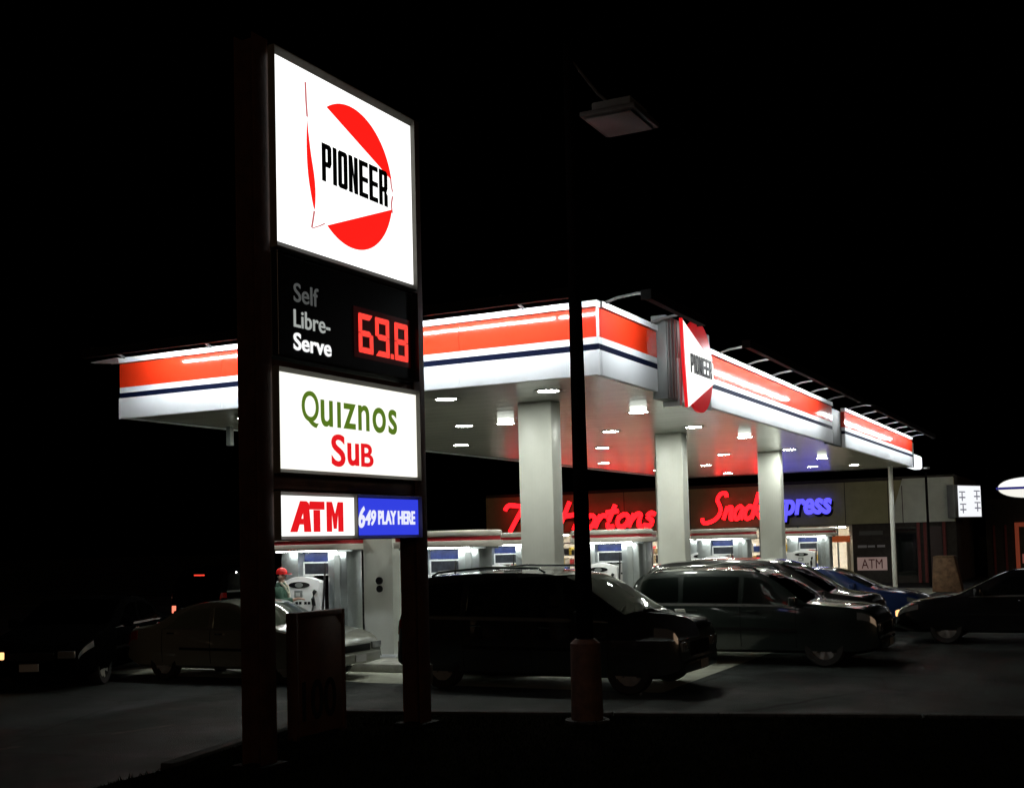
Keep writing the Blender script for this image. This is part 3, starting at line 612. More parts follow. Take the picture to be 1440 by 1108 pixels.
def strokes(mb, gl, ox, oz, sx, sz, shear, r, y):
    for st in gl:
        pts = bez(st, 6) if len(st) > 2 else st
        mb.tube([(ox + (a * sx + b * sz * shear), y, oz + b * sz) for a, b in pts], r, 8)
GL = {'S': [[(1.2, 1.65), (1.05, 1.95), (.65, 1.9), (.45, 1.5), (.7, 1.1), (.9, .65), (.7, .15), (.2, -.15), (-.35, -.2), (-.55, .15)]],
      'n': [[(0, 0), (.15, .95)], [(.08, .45), (.3, .88), (.52, .85), (.52, .4), (.58, .05), (.78, .02)]],
      'a': [[(.62, .78), (.4, .95), (.1, .7), (.06, .3), (.25, .0), (.5, .22), (.66, .92)], [(.64, .8), (.58, .2), (.82, .02)]],
      'c': [[(.6, .75), (.4, .95), (.12, .7), (.08, .3), (.3, .0), (.66, .15)]],
      'k': [[(0, 0), (.2, 1.9)], [(.62, .95), (.12, .5), (.42, .32), (.75, 0)]],
      'T': [[(-.55, 1.55), (-.35, 1.9), (.4, 1.82), (1.5, 2.0)], [(.55, 1.85), (.3, .9), (.05, -.1)]],
      'i': [[(.08, .9), (.02, .2), (.15, .0), (.3, .12)], [(.14, 1.32), (.16, 1.4)]],
      'm': [[(0, 0), (.15, .95)], [(.08, .45), (.3, .88), (.48, .8), (.45, .0)], [(.46, .45), (.68, .88), (.88, .82), (.86, .15), (1.08, .02)]],
      'H': [[(.05, -.1), (.35, 2.0)], [(.95, -.1), (1.25, 2.05)], [(.1, .9), (1.15, 1.08)]],
      'o': [[(.4, .95), (.1, .7), (.1, .25), (.35, 0), (.6, .25), (.62, .7), (.4, .95)]],
      'r': [[(0, 0), (.15, .95)], [(.08, .5), (.28, .88), (.55, .8)]],
      't': [[(.25, 1.65), (.08, .3), (.22, .0), (.45, .1)], [(-.15, 1.1), (.5, 1.18)]],
      's': [[(.52, .82), (.28, .95), (.12, .7), (.42, .4), (.36, .05), (.02, .1)]]}
ADV = {'S': 1.25, 'n': .8, 'a': .82, 'c': .68, 'k': .8, 'T': 1.0, 'i': .38, 'm': 1.12, 'H': 1.4, 'o': .74, 'r': .6, 't': .52, 's': .62, ' ': .35}
def script(word, x0, x1, zb, sz, shear, r, mb, y):
    tot = sum(ADV[c] for c in word); sx = (x1 - x0) / tot; x = x0
    for c in word:
        if c != ' ': strokes(mb, GL[c], x, zb, sx, sz, shear, r, y)
        x += ADV[c] * sx
TH = thing('neon_sign', 'long red script shop sign glowing on the store fascia behind the middle columns', 'sign', (0, 37.86, 0))
m_ = MB(); script('Tim Hortons', -20.6, -12.9, 2.78, .66, .28, .118, m_, -.06); m_.build('red_lettering', A['neon_red'], TH, smooth=True); m_ = MB(); script('Tim Hortons', -20.6, -12.9, 2.78, .66, .28, .135, m_, .02); m_.build('letter_light_stop', A['dark_wall'], TH, smooth=True)  # dark tubes added behind the letters keep their glow off the fascia
MB().box(-20.4, -13.0, .06, .135, 3.15, 3.3).build('raceway', A['dark_wall'], TH)
SE = thing('neon_sign', 'glowing red script and blue letters on the shop fascia behind the rear column', 'sign', (0, 37.86, 0))
m_ = MB(); script('Snack', -10.25, -7.75, 2.98, .62, .22, .095, m_, -.06); m_.build('red_lettering', A['neon_red'], SE, smooth=True); m_ = MB(); script('Snack', -10.25, -7.75, 2.98, .62, .22, .108, m_, .02); m_.build('letter_light_stop', A['dark_wall'], SE, smooth=True)  # same added dark tubes block the light behind these letters
lettering('blue_lettering', 'Express', (-7.7, -4.58, 2.78, 4.10), 0, .10, A['neon_blue'], SE, .035, .2)
lettering('letter_shadow', 'Express', (-7.64, -4.52, 2.68, 4.0), .11, .08, A['blackm'], SE, .05, .2)
# lit side sign at the right-hand end of the shop
LS = thing('light_box_sign', 'white lit box sign with dark characters at the right end of the shop', 'sign', (.6, 37.6, 0), math.atan2(2.4, 1.0))
MB().box(0, 2.2, .0, .35, 2.74, 4.14).build('case', A['fgrey'], LS, bevel=.01)
MB().box(.28, 2.18, -.012, -.002, 2.78, 4.10).build('face', glow('side_sign_lit', (.95, .97, 1), 1.0), LS)
cm = MB()
for x0, z0 in ((.36, 3.45), (.40, 2.93), (1.6, 3.5), (1.62, 3.0)):
    for a, b, c, d in ((0, .5, .36, .41), (.2, .28, 0, .355), (0, .19, .12, .18), (.29, .5, .12, .18)): cm.box(x0 + a, x0 + b, -.02, -.0125, z0 + c, z0 + d)
cm.build('characters', glow('faded_characters', (.16, .16, .2), 1), LS)
FL = thing('wall_floodlight', 'tiny bright floodlight above the grey clad corner of the shop', 'floodlight', (-.12, 34.6, 4.70))
MB().cyl((0, 0, -4.70), (0, 0, -.12), .05, n=10).build('post', A['blackm'], FL)
MB().box(-.16, .16, -.06, .10, .0, .10).build('housing', A['dgrey'], FL, bevel=.02)
MB().box(-.13, .13, .102, .106, .015, .085).build('lens', glow('floodlight_lens', (1, 1, .9), 60), FL)
MB().box(-.06, .06, -.066, -.0605, .03, .06).build('spill_strip', glow('floodlight_spill', (.9, 1, .95), .7), FL)  # glowing strip stands in for light spilling round the housing
# crate by the wall
PB = thing('wooden_bin', 'tan wooden bin with sloping side standing by the shop corner', 'bin', (.75, 30, 0), 0)
MB().prism([(-.18, 0), (.85, 0), (.62, 1.25), (-.10, 1.25)], -.35, .35).build('box', A['wood'], PB, bevel=.02)
MB().prism([(-.12, 1.252), (.64, 1.252), (.60, 1.30), (-.08, 1.30)], -.37, .37).build('lid', A['wood'], PB, bevel=.01)
# building at far right with a red-lit doorway
NB = thing('neighbour_building', 'dark brick building with a red doorway right of the shop', 'building', (0, 44, 0))
MB().box(1.2, 14, 0, 6, 0, 3.6).build('wall', A['dark_wall'], NB)
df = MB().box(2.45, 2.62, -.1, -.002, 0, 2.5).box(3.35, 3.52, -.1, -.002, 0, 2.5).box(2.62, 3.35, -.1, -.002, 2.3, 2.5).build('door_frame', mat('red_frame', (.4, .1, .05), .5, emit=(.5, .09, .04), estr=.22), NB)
MB().box(2.63, 3.34, -.03, -.003, 0, 2.29).build('door', mat('green_door', (.05, .045, .015), .5, noise=.3), df)
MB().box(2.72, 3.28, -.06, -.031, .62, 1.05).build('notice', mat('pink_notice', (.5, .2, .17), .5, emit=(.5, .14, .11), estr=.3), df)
for x in (1.5, 2.0): MB().box(x, x + .1, -.06, -.002, 0, 2.4).build('pilaster', A['brickr'], NB)
# oval sign on a post
OV = thing('oval_sign', 'white oval lit sign with a blue band on a post at the right edge', 'sign', (3.75, 40, 0))
def ell(cx, cz, a, b, z0, z1, n=40):
    pts = []
    for i in range(n):
        t = 2 * math.pi * i / n; x = cx + a * math.copysign(abs(math.cos(t)) ** .7, math.cos(t)); z = cz + b * math.sin(t)
        pts.append((x, z))
    out = []
    for i in range(n):
        p, q = pts[i], pts[(i + 1) % n]
        for zz, s in ((z0, 1), (z1, -1)): pass
        if z0 <= p[1] <= z1: out.append(p)
        for zz in sorted((z0, z1), key=lambda c: abs(c - p[1])):
            if (p[1] - zz) * (q[1] - zz) < 0: u = (zz - p[1]) / (q[1] - p[1]); out.append((p[0] + u * (q[0] - p[0]), zz))
    return out
case = MB().prism(ell(0, 3.98, 1.66, .49, 3.0, 5.0), 0, .3).build('case', A['dgrey'], OV)
MB().prism(ell(0, 3.98, 1.62, .45, 4.025, 5.0), -.02, -.002).build('face', glow('oval_white', (1, 1, .97), 1.1), case)
MB().prism(ell(0, 3.98, 1.70, .48, 3.92, 4.02), -.026, -.002).build('blue_band', glow('oval_blue', (.02, .02, .22), .8), case)
MB().prism(ell(0, 3.98, 1.62, .45, 3.0, 3.915), -.02, -.002).build('face', glow('oval_white_low', (1, .98, .9), .95), case)
MB().cyl((0, .15, 0), (0, .15, 3.5), .09).build('post', A['dgrey'], OV)

# ---------------------------------------------------------------- vehicles
def interp(tab, x):
    if x <= tab[0][0]: return tab[0][1]
    for (a, b), (c, d) in zip(tab[:-1], tab[1:]):
        if x <= c: return b + (d - b) * (x - a) / (c - a)
    return tab[-1][1]
def smooth_tab(tab, k=5):
    m = [tab[0]]   # gentle rounding only, corners stay readable
    for a, b in zip(tab[:-1], tab[1:]): m += [(a[0] + (b[0] - a[0]) * .25, a[1] + (b[1] - a[1]) * .25), (a[0] + (b[0] - a[0]) * .75, a[1] + (b[1] - a[1]) * .75)]
    return m + [tab[-1]]
class Car:
    def __init__(s, L, W, top, belt, zb=.22, tumble=.22, roof=None):
        s.L, s.W = L, W; s.top = smooth_tab(top); s.belt = belt; s.zb = zb; s.k = tumble
    def half(s, x):
        e = s.L / 2; d = min(1, max(0, (abs(x) - (e - .75)) / .75)); return s.W / 2 * (1 - .13 * d ** 3)
    def sec(s, x):
        w_ = s.half(x); zt = interp(s.top, x); e = s.L / 2
        d = max(0, (abs(x) - (e - .45)) / .45); zb = s.zb + .10 * d * d
        zbe = min(interp(s.belt, x), zt - .07)
        ys = lambda z: w_ * .975 - max(0, z - interp(s.belt, x)) * s.k
        z6 = max(zbe + .012, zt - .095)
        y6 = ys(z6)
        return [(0, zb), (w_ * .86, zb), (w_ * .955, zb + .05), (w_ * .985, zb + .30 * (zbe - zb)), (w_, zb + .62 * (zbe - zb)), (w_ * .975, zbe), (y6, z6), (y6 - .04, zt - .022), (y6 * .66, zt - .004), (0, zt + .012)]
    def P(s, x, t):
        q = s.sec(x); i = min(8, max(0, int(t))); f = t - i
        return Vector((x, q[i][0] + (q[i + 1][0] - q[i][0]) * f, q[i][1] + (q[i + 1][1] - q[i][1]) * f))
    def N(s, x, t):
        h = .02; a = s.P(min(x + h, s.L / 2), t) - s.P(max(x - h, -s.L / 2), t); b_ = s.P(x, min(9, t + .05)) - s.P(x, max(0, t - .05))
        n = a.cross(b_); n = n.normalized() if n.length > 1e-9 else Vector((0, 1, 0))
        c = s.P(x, t); 
        if n.dot(Vector((0, c.y, c.z - .7))) < 0: n = -n
        return n
    def body(s, m, parent, wheels, r, win=(), ws=None, rw=None):
        n = 90; vs = []; xs = [-s.L / 2 + s.L * (.5 - .5 * math.cos(math.pi * i / n)) * .35 + s.L * i / n * .65 for i in range(n + 1)]
        for x in xs:
            q = s.sec(x); ring = [(x, y, z) for y, z in q] + [(x, -y, z) for y, z in reversed(q[1:9])]; vs += ring
        K = 18; fs = []
        for i in range(n):
            for j in range(K): fs.append((i * K + j, i * K + (j + 1) % K, (i + 1) * K + (j + 1) % K, (i + 1) * K + j))
        fs += [tuple(reversed(range(K))), tuple(range(n * K, (n + 1) * K))]
        o = MB().add(vs, fs).build('body', m, parent, smooth=True, angle=28)
        cut = MB()
        for wx in wheels:
            for sy in (-1, 1): cut.cyl((wx, sy * (s.W / 2 - .30), r), (wx, sy * (s.W / 2 + .2), r), r + .055, n=28)
        # cabin hollow, side window openings and screen openings
        fl = 2 * r + .085; xa, xb = win[0][0][0] - .12, ws[1] - .22; cab = MB(); ring = []; nn_ = 26
        for i in range(nn_ + 1):
            x = xa + (xb - xa) * i / nn_; zt = interp(s.top, x) - .07; b_ = interp(s.belt, x); w_ = s.half(x) * .975
            z1 = max(zt, b_ - .10); ys = lambda z: max(.1, w_ - max(0, z - b_) * s.k - .065)
            ring += [(x, -ys(b_ - .3), fl), (x, ys(b_ - .3), fl), (x, ys(b_ - .12), b_ - .12), (x, ys(z1) - .02, z1 - .03), (x, ys(z1) * .6, z1), (x, -ys(z1) * .6, z1), (x, -ys(z1) + .02, z1 - .03), (x, -ys(b_ - .12), b_ - .12)]
        fs = [(i * 8 + j, i * 8 + (j + 1) % 8, (i + 1) * 8 + (j + 1) % 8, (i + 1) * 8 + j) for i in range(nn_) for j in range(8)] + [tuple(range(8)), tuple(range(nn_ * 8, nn_ * 8 + 8))]
        cab.add(ring, fs)
        wc = MB()
        for lo, hi in win:
            pts = []
            for k in range(6): f = k / 5; t = 5.13 + .77 * f; pts.append((lo[0] + (lo[1] - lo[0]) * f + .015, t))
            for k in range(5, -1, -1): f = k / 5; t = 5.13 + .77 * f; pts.append((hi[0] + (hi[1] - hi[0]) * f - .015, t))
            wc.prism([(x, s.P(x, t).z) for x, t in pts], -s.W / 2 - .2, s.W / 2 + .2)
        for qa, qb in (ws, rw):
            pts = [(qa + (qb - qa) * (.06 + .88 * i / 6)) for i in range(7)]; yy = min(s.P(x, 7.0).y for x in pts) - .10
            wc.prism([(x, interp(s.top, x) + .06) for x in pts] + [(x, interp(s.top, x) - .13) for x in reversed(pts)], -yy, yy)
        for nm, cm_ in (('arch', cut), ('cabin', cab), ('window', wc)):
            c = cm_.build('cutter', A['rubber'])
            mo = o.modifiers.new(nm, 'BOOLEAN'); mo.operation = 'DIFFERENCE'; mo.object = c; mo.solver = 'EXACT'; mo.use_self = True
            dg = bpy.context.evaluated_depsgraph_get(); me = bpy.data.meshes.new_from_object(o.evaluated_get(dg))
            o.modifiers.clear(); o.data = me; bpy.data.objects.remove(c)
        me.name = 'body'; me.materials.clear(); me.materials.append(m); me.shade_smooth(); me.set_sharp_from_angle(angle=R(28))
        return o
    def patch(s, name, m, parent, xa, xb, t0, t1, side=1, off=.005, nx=8, nt=6, both=False):
        """panel that follows the body; xa, xb are (at t0, at t1) pairs"""
        mb = MB(); sides = (1, -1) if both else (side,)
        if isinstance(xa, (int, float)): xa = (xa, xa)
        if isinstance(xb, (int, float)): xb = (xb, xb)
        for sd in sides:
            vs = []
            for lay in (off, -.012):
                for j in range(nt + 1):
                    t = t0 + (t1 - t0) * j / nt; f = j / nt
                    for i in range(nx + 1):
                        x = (xa[0] + (xa[1] - xa[0]) * f) * (1 - i / nx) + (xb[0] + (xb[1] - xb[0]) * f) * i / nx
                        p = s.P(x, t) + s.N(x, t) * lay; vs.append((p.x, p.y * sd, p.z))
            a = nx + 1; q = (nx + 1) * (nt + 1); fs = []
            for j in range(nt):
                for i in range(nx): fs.append((j * a + i, j * a + i + 1, (j + 1) * a + i + 1, (j + 1) * a + i))
            bd = [i for i in range(a)] + [j * a + nx for j in range(1, nt + 1)] + [nt * a + i for i in range(nx - 1, -1, -1)] + [j * a for j in range(nt - 1, 0, -1)]
            for u_, v_ in zip(bd, bd[1:] + bd[:1]): fs.append((u_, v_, v_ + q, u_ + q))
            mb.add(vs, fs)
        return mb.build(name, m, parent, smooth=True, angle=35)
    def screen(s, name, m, parent, xa, xb, inset=.07):
        """glass across the car lying on the sloping part of the roof line"""
        mb = MB(); nx, ny = 10, 12; vs = []
        for i in range(nx + 1):
            x = xa + (xb - xa) * i / nx; row = []
            for j in range(ny + 1):
                f = -1 + 2 * j / ny; t = 9 - abs(f) * 1.85; p = s.P(x, t) + s.N(x, t) * .006; row.append((p.x, p.y * (1 if f >= 0 else -1), p.z))
            vs += row
        a = ny + 1
        mb.add(vs, [(i * a + j, i * a + j + 1, (i + 1) * a + j + 1, (i + 1) * a + j) for i in range(nx) for j in range(ny)])
        return mb.build(name, m, parent, smooth=True, angle=50)
def wheel(parent, x, y, r, sy, wide=.2):
    w_ = thing('wheel', '', '', (x, y, r)); del w_['label']; del w_['category']; w_.parent = parent
    t = MB(); prof = [(r * .66, -.09), (r * .93, -.10), (r, -.065), (r, .065), (r * .93, .10), (r * .66, .09)]; n = 28
    vs = [(q * math.cos(2 * math.pi * i / n), d * wide / .2, q * math.sin(2 * math.pi * i / n)) for i in range(n) for q, d in prof]; k = len(prof)
    t.add(vs, [(i * k + j, ((i + 1) % n) * k + j, ((i + 1) % n) * k + (j + 1) % k, i * k + (j + 1) % k) for i in range(n) for j in range(k)])
    t.build('tyre', A['rubber'], w_, smooth=True, angle=50)
    rm = MB(); yo = sy * .06
    rm.cyl((0, yo - .05 * sy, 0), (0, yo - .035 * sy, 0), r * .655, n=24)
    for i in range(7):
        a = 2 * math.pi * i / 7; c_, s_ = math.cos(a), math.sin(a); p = .045
        rm.add([(c_ * .04 - s_ * p, yo, s_ * .04 + c_ * p), (c_ * .04 + s_ * p, yo, s_ * .04 - c_ * p), (c_ * r * .63 + s_ * p * .7, yo + .012 * sy, s_ * r * .63 - c_ * p * .7), (c_ * r * .63 - s_ * p * .7, yo + .012 * sy, s_ * r * .63 + c_ * p * .7)], [(0, 1, 2, 3)])
    rm.cyl((0, yo - .03 * sy, 0), (0, yo + .02 * sy, 0), .06, n=12)
    rm.build('rim', A['rimm'], w_)
VEH = {
 'minivan': dict(L=4.65, W=1.92, top=[(-2.325, .62), (-2.31, .95), (-2.23, 1.25), (-2.08, 1.60), (-1.85, 1.705), (-.9, 1.765), (0, 1.755), (.45, 1.72), (.78, 1.60), (1.15, 1.36), (1.48, 1.14), (1.6, 1.10), (2.08, 1.04), (2.24, .97), (2.315, .80), (2.325, .55)],
    belt=[(-2.4, 1.06), (1.2, 1.02), (2.4, .92)], win=[((-2.06, -1.90), (-1.15, -1.12)), ((-1.05, -1.02), (.0, .03)), ((.10, .12), (1.24, .68))], ws=(.56, 1.50), rw=(-2.29, -2.07), wheels=(-1.50, 1.55), r=.34, head=(1.96, 2.28), tail=(-2.295, -2.10)),
 'suv': dict(L=4.55, W=1.82, top=[(-2.275, .62), (-2.26, 1.0), (-2.16, 1.3), (-2.0, 1.58), (-1.7, 1.66), (-.8, 1.69), (.1, 1.67), (.4, 1.58), (.72, 1.36), (1.02, 1.12), (1.14, 1.08), (1.95, 1.02), (2.17, .94), (2.265, .78), (2.275, .55)],
    belt=[(-2.3, 1.05), (1.0, 1.02), (2.3, .9)], win=[((-2.05, -1.9), (-1.22, -1.22)), ((-1.12, -1.12), (-.12, -.1)), ((-.02, .0), (.88, .42))], ws=(.36, 1.06), rw=(-2.24, -2.02), wheels=(-1.32, 1.36), r=.35, head=(1.93, 2.24), tail=(-2.25, -2.08)),
 'sedan': dict(L=4.6, W=1.75, top=[(-2.3, .6), (-2.28, .85), (-2.18, .95), (-1.75, 1.0), (-1.5, 1.05), (-1.15, 1.25), (-.8, 1.38), (-.3, 1.43), (.15, 1.41), (.45, 1.30), (.8, 1.12), (1.1, .97), (1.5, .91), (2.0, .82), (2.2, .72), (2.29, .6), (2.3, .48)],
    belt=[(-2.3, .93), (1.0, .91), (2.3, .78)], win=[((-1.35, -.98), (-.32, -.32)), ((-.22, -.22), (.88, .28))], ws=(.24, 1.06), rw=(-1.55, -.95), wheels=(-1.38, 1.36), r=.31, head=(1.86, 2.27), tail=(-2.28, -2.0)),
}
VEH['wagon'] = dict(VEH['minivan'], W=1.85)
def car(kind, name, label, cat, loc, heading, m, lit=None, rails=False, size=1.0):
    d = VEH[kind]; c = Car(d['L'], d['W'], d['top'], d['belt'])
    t = thing(name, label, cat, loc, heading); t.scale = (size,) * 3
    c.body(m, t, d['wheels'], d['r'], d['win'], d['ws'], d['rw'])
    if kind == 'suv' and heading == 0:
        q = c.P(-1.12, 4.9); MB().add([(-1.24, -q.y - .012, q.z - .09), (-1.06, -q.y - .012, q.z - .09), (-1.06, -q.y - .10, q.z - .02), (-1.24, -q.y - .10, q.z - .02), (-1.24, -q.y - .012, q.z - .10), (-1.06, -q.y - .012, q.z - .10), (-1.06, -q.y - .11, q.z - .03), (-1.24, -q.y - .11, q.z - .03)], [(0, 1, 2, 3), (7, 6, 5, 4), (0, 4, 5, 1), (1, 5, 6, 2), (2, 6, 7, 3), (3, 7, 4, 0)]).build('fuel_flap', A['pumpw'], t)  # white and tilted up to stand in for the fuel door's bright reflection
    for i, (lo, hi) in enumerate(d['win']):
        for sd in (1, -1): c.patch('window', A['pglass' if i < len(d['win']) - 1 and kind != 'sedan' else 'cglass'], t, (lo[0], lo[1]), (hi[0], hi[1]), 5.10, 5.93, sd, .006)
    c.screen('windshield', A['cglass'], t, *d['ws']); c.screen('rear_window', A['cglass' if kind == 'sedan' else 'pglass'], t, *d['rw'])
    b0 = interp(c.belt, 0); fx = d['win'][-1][0][0] + .12; rows = [fx, d['win'][-2][0][0] + .12] + ([d['win'][0][0][0] + .35] if len(d['win']) > 2 else [])
    for sx in rows:
        for sd in (1, -1):
            st = MB().prism([(sx, b0 - .40), (sx + .16, b0 - .40), (sx + .02, b0 + .16), (sx - .10, b0 + .16)], sd * .38 - .24, sd * .38 + .24).build('seat', A['seat'], t, bevel=.05)
            MB().prism([(sx - .06, b0 + .19), (sx + .03, b0 + .19), (sx, b0 + .36), (sx - .09, b0 + .36)], sd * .38 - .13, sd * .38 + .13).build('headrest', A['seat'], st, bevel=.03)
    cx_ = d['ws'][1] - .42; wm_ = MB(); zz = b0 - .02
    wm_.tube([(cx_ + .18 * .35 * math.sin(R(q)) - .1, .38 + .18 * math.cos(R(q)), zz + .18 * math.sin(R(q)) * .9) for q in range(0, 361, 24)], .016, 6); wm_.build('steering_wheel', A['seat'], t, smooth=True)
    for sd in (1, -1):
        c.patch('headlight', A['headlamp'], t, d['head'][0], d['head'][1], 4.5, 4.97, sd, .008)
        c.patch('tail_light', A['taillamp'], t, d['tail'][0], d['tail'][1], 4.3 if kind == 'sedan' else 4.5, 4.95, sd, .012)
        c.patch('side_moulding', A['blackm'], t, d['wheels'][0] + d['r'] + .1, d['wheels'][1] - d['r'] - .1, 3.55, 3.75, sd, .014)
        c.patch('belt_moulding', A['dgrey'], t, d['win'][0][0][0] - .02, d['win'][-1][1][0] + .03, 4.985, 5.075, sd, .009, nx=24, nt=2)
        p = c.P(.9 if kind != 'sedan' else .72, 5.0); s = sd
        mi = MB().prism(stadium(-.07, .08, p.y + .06, p.y + .24, .05, 4), p.z + .02, p.z + .17, 'z')
        mi.v = [(x + p.x, y * s, z) for x, y, z in mi.v]; mi.build('side_mirror', m, t, bevel=.02)
        dm = MB()
        ed = [d['win'][-1][1][0] + .02, d['win'][-1][0][0] - .05, d['win'][-2][0][0] - .04]
        for x in ed: c.patch('door_seam', A['blackm'], t, x - .006, x + .006, 2.3, 4.98, sd, .0025, nx=1, nt=8)
        for x in (d['win'][-1][0][0] + .08, d['win'][-2][0][0] + .10):
            q = c.P(x, 4.72); hh = MB().box(x, x + .17, (q.y + .006), (q.y + .035), q.z - .012, q.z + .014); hh.v = [(a, b_ * sd, e) for a, b_, e in hh.v]; hh.build('door_handle', A['chrome'] if kind != 'suv' else m, t, bevel=.006)
        if rails:
            xa, xb = rails; y_ = c.P(0, 7).y - .06
            MB().tube([(xa, y_ * sd, interp(c.top, xa) - .01), (xa + .12, y_ * sd, interp(c.top, xa) + .055), ((xa + xb) / 2, y_ * sd, interp(c.top, (xa + xb) / 2) + .06), (xb - .12, y_ * sd, interp(c.top, xb) + .06), (xb, y_ * sd, interp(c.top, xb) - .01)], .02, 8).build('roof_rail', A['chrome'], t, smooth=True)
        for wx in d['wheels']: wheel(t, wx, sd * (d['W'] / 2 - .125), d['r'], sd)
    e = d['L'] / 2; wf = c.half(e)
    MB().box(e - .02, e + .012, -wf * .5, wf * .5, .50 if kind == 'sedan' else .52, .62 if kind == 'sedan' else .72).build('grille', A['blackm'], t, bevel=.01)
    bpf = MB().prism([(e - .14, -wf * 1.02), (e + .02, -wf * .9), (e + .06, 0), (e + .02, wf * .9), (e - .14, wf * 1.02)], .30, .47, 'z').build('front_bumper', m, t, bevel=.03)
    bpr = MB().prism([(-e + .14, -wf * 1.02), (-e - .02, -wf * .9), (-e - .06, 0), (-e - .02, wf * .9), (-e + .14, wf * 1.02)], .34, .58, 'z').build('rear_bumper', m, t, bevel=.03)
    MB().box(-e - .075, -e - .062, -.16, .16, .44, .56).build('licence_plate', A['plate'], t)
    MB().box(e + .061, e + .07, -.16, .16, .33, .45).build('licence_plate', A['plate'], t)
    for sd in (1, -1):
        a = MB().box(e - .03, e + .018, wf * .58, wf * .96, .52 if kind == 'sedan' else .60, .64 if kind == 'sedan' else .74); a.v = [(x, y * sd, z) for x, y, z in a.v]
        a.build('headlight', A['amber_on'] if (lit == 'front' or (lit == 'front_left' and sd > 0) or (lit == 'front_right' and sd < 0)) else A['headlamp'], t, bevel=.015)
        a = MB().box(-e - .018, -e + .03, wf * .80, wf * .96, .72 if kind == 'sedan' else .50, .80 if kind == 'sedan' else .70); a.v = [(x, y * sd, z) for x, y, z in a.v]
        a.build('tail_light', A['tail_hot'] if lit == 'brake' else A['taillamp'], t, bevel=.015)
    if lit == 'brake':
        zt = 1.52 if kind != 'sedan' else 1.0; x = -e + .18
        for q in range(60):
            if interp(c.top, x) < zt + .02: x += .01
        MB().box(x - .07, x - .04, -.17, .17, zt - .02, zt + .015).build('brake_light', A['tail_on'], t)
    return t
P = {'matt': mat('dull_black_paint', (.002, .002, .002), .9, spec=0)}
P.update({k: paint(k + '_paint', c) for k, c in dict(black=(.028, .031, .032), dgreen=(.014, .022, .019), dgrey=(.022, .023, .022), blue=(.012, .035, .14), beige=(.23, .235, .20), dark=(.008, .008, .009), green=(.03, .07, .05)).items()})
car('minivan', 'parked_minivan', 'black minivan with roof rails parked closest to the street beside the lamp pole', 'minivan', (-1.22, .82, 0), 0, P['black'], rails=(-1.75, .2))
car('suv', 'parked_suv', 'dark green sport utility car with low roof rails just right of the black minivan', 'car', (.85, 4.95, 0), 0, P['dgreen'], size=.975, rails=(-1.75, .25))
car('wagon', 'parked_minivan', 'dark grey minivan half hidden behind the dark green sport utility car', 'minivan', (.2, 7.65, 0), 0, P['dgrey'])
car('sedan', 'parked_sedan', 'blue sedan parked far back in front of the shop by the thin canopy post', 'car', (.55, 12.4, 0), 0, P['blue'])
car('sedan', 'parked_sedan', 'black sedan nosing in from the right edge with one lit front lamp', 'car', (4.9, 9.6, 0), math.pi, P['dark'], lit='front_left')
car('sedan', 'parked_sedan', 'beige grey sedan stopped beside the left pump behind the price pylon', 'car', (-6.80, .5, 0), 0, P['beige'], size=.94)

# ---------------------------------------------------------------- the customer at the first pump (local: faces +x)
def skin(name, nodes, edges, m, parent, sub=2, root=0):
    me = bpy.data.meshes.new(name); me.from_pydata([n[:3] for n in nodes], edges, []); o = bpy.data.objects.new(name, me); C.objects.link(o)
    md = o.modifiers.new('skin', 'SKIN'); md.use_smooth_shade = True; md.branch_smoothing = .6
    o.modifiers.new('sub', 'SUBSURF').levels = sub
    for v, n in zip(me.skin_vertices[0].data, nodes): v.radius = (n[3], n[4] if len(n) > 4 else n[3])
    me.skin_vertices[0].data[root].use_root = True
    dg = bpy.context.evaluated_depsgraph_get(); m2 = bpy.data.meshes.new_from_object(o.evaluated_get(dg)); o.modifiers.clear(); o.data = m2; m2.name = name
    m2.materials.clear(); m2.materials.append(m); m2.shade_smooth(); o.parent = parent; return o
PE = thing('person', 'person in a red cap and dark green jacket standing at the pump behind the sedan', 'person', (-7.22, 1.84, .152), R(20))
skinm = mat('skin', (.45, .27, .2), .5); jacket = mat('green_jacket', (.035, .09, .06), .8, noise=.2); trous = mat('dark_trousers', (.02, .022, .03), .85); capm = mat('red_cap', (.75, .012, .01), .5); cream = mat('cream_band', (.6, .56, .45), .7)
arms = {1: [(.02, .19, 1.30), (.0, .235, 1.06), (.20, .20, .93), (.27, .185, .92)], -1: [(.02, -.19, 1.30), (.10, -.25, 1.07), (.31, -.20, 1.10), (.38, -.185, 1.12)]}
N_ = [(0, 0, .86, .09, .08), (0, 0, 1.05, .10, .085), (0, 0, 1.25, .115, .085), (.0, 0, 1.36, .07, .06), (.012, 0, 1.425, .048, .05)]; E_ = [(0, 1), (1, 2), (2, 3), (3, 4)]
N_ += [(.02, 0, 1.49, .075, .07), (.022, 0, 1.56, .085, .078), (.015, 0, 1.585, .05, .05), (.095, 0, 1.50, .013, .012), (.105, 0, 1.475, .011, .012)]; E_ += [(4, 5), (5, 6), (6, 7), (5, 8), (8, 9)]
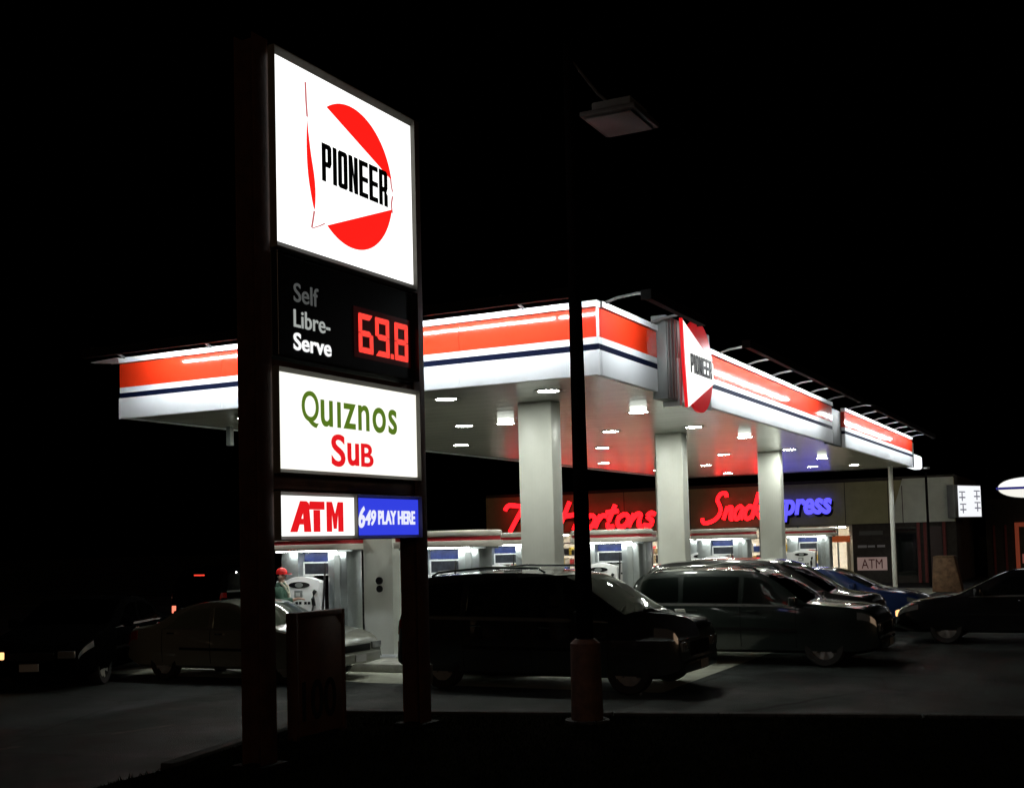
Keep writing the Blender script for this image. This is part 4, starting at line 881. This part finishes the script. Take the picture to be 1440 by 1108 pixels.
for sd in (1, -1):
    A0 = len(N_); r4 = (.05, .042, .030, .026)
    N_ += [(*p, q) for p, q in zip(arms[sd], r4)]; E_ += [(2, A0), (A0, A0 + 1), (A0 + 1, A0 + 2), (A0 + 2, A0 + 3)]
    wx, wy, wz = arms[sd][3]; pm_ = len(N_); N_.append((wx + .05, wy, wz - .005, .028, .016)); E_.append((A0 + 3, pm_))
    for k, (dy, ln) in enumerate(((-.027, .052), (-.009, .06), (.009, .056), (.026, .045))):
        f0 = len(N_); N_ += [(wx + .085, wy + dy, wz - .004, .009), (wx + .085 + ln * .5, wy + dy * 1.1, wz - .014, .008), (wx + .085 + ln * .8, wy + dy * 1.1, wz - .034, .007)]; E_ += [(pm_, f0), (f0, f0 + 1), (f0 + 1, f0 + 2)]
    f0 = len(N_); N_ += [(wx + .055, wy - sd * .04, wz - .012, .010), (wx + .085, wy - sd * .052, wz - .024, .008)]; E_ += [(pm_, f0), (f0, f0 + 1)]
    L0 = len(N_); N_ += [(0, sd * .085, .78, .06), (.015, sd * .10, .46, .052), (-.01, sd * .10, .09, .036), (.09, sd * .11, .035, .034, .028), (.16, sd * .115, .03, .028, .022)]; E_ += [(0, L0), (L0, L0 + 1), (L0 + 1, L0 + 2), (L0 + 2, L0 + 3), (L0 + 3, L0 + 4)]
skin('body', N_, E_, skinm, PE)
JN = [(0, 0, .66, .185, .15), (0, 0, .80, .185, .15), (0, 0, 1.02, .175, .145), (0, 0, 1.24, .185, .145), (0, 0, 1.33, .15, .12), (.005, 0, 1.44, .085, .08)]; JE = [(0, 1), (1, 2), (2, 3), (3, 4), (4, 5)]
for sd in (1, -1):
    a_ = len(JN); JN += [(*arms[sd][0], .088), (*arms[sd][1], .068), (*arms[sd][2], .05)]; JE += [(3, a_), (a_, a_ + 1), (a_ + 1, a_ + 2)]
skin('jacket', JN, JE, jacket, PE)
TN = [(0, 0, .86, .15, .125)]; TE = []
for sd in (1, -1): a_ = len(TN); TN += [(0, sd * .10, .70, .108), (.015, sd * .105, .46, .078), (-.01, sd * .105, .07, .066)]; TE += [(0, a_), (a_, a_ + 1), (a_ + 1, a_ + 2)]
skin('trousers', TN, TE, trous, PE)
shoe = mat('dark_shoe', (.02, .018, .016), .5)
for sd in (1, -1): skin('shoe', [(-.05, sd * .10, .05, .05), (.03, sd * .105, .055, .052), (.11, sd * .115, .04, .048, .038), (.185, sd * .118, .032, .036, .028)], [(0, 1), (1, 2), (2, 3)], shoe, PE, 2)
cp = MB(); prof = [(.098, 1.565), (.100, 1.60), (.088, 1.645), (.055, 1.675), (.012, 1.685)]
cp.add([(.018 + r_c * math.cos(2 * math.pi * i / 20) * 1.05, r_c * math.sin(2 * math.pi * i / 20) * .92, z) for r_c, z in prof for i in range(20)], [(k * 20 + i, k * 20 + (i + 1) % 20, (k + 1) * 20 + (i + 1) % 20, (k + 1) * 20 + i) for k in range(4) for i in range(20)] + [tuple(range(20)), tuple(range(80, 100))])
cp.prism([(.09, -.075), (.15, -.07), (.20, -.04), (.212, 0), (.20, .04), (.15, .07), (.09, .075)], 1.562, 1.574, 'z'); cp.build('cap', capm, PE, smooth=True)
for sd in (1, -1):
    MB().cyl((.094, sd * .032, 1.535), (.104, sd * .03, 1.535), .011, n=10).build('eye', A['black'], PE)
    MB().cyl((.015, sd * .083, 1.52), (.015, sd * .097, 1.525), .028, .022, n=12).build('ear', skinm, PE, smooth=True)
MB().tube([(.088, -.025, 1.452), (.098, 0, 1.45), (.088, .025, 1.452)], .006, 6).build('mouth', mat('lips', (.3, .1, .09), .5), PE)
MB().tube([(.03, -.105, 1.42), (.105, -.085, 1.33), (.150, -.03, 1.20), (.152, -.005, 1.08)], .022, 8).build('collar', cream, PE, smooth=True)
MB().tube([(.03, .105, 1.42), (.105, .085, 1.33), (.150, .03, 1.20), (.152, .005, 1.08)], .022, 8).build('collar', cream, PE, smooth=True)
car('minivan', 'parked_minivan', 'black van with brake lights on beyond the beige sedan', 'minivan', (-15.75, 11.5, 0), R(90), P['matt'], lit='brake')
car('sedan', 'parked_sedan', 'dark sedan turning out at the left edge with lit front lamp', 'car', (-10.0, -.15, 0), R(-66), P['matt'], lit='front_right')
bpy.context.view_layer.update()
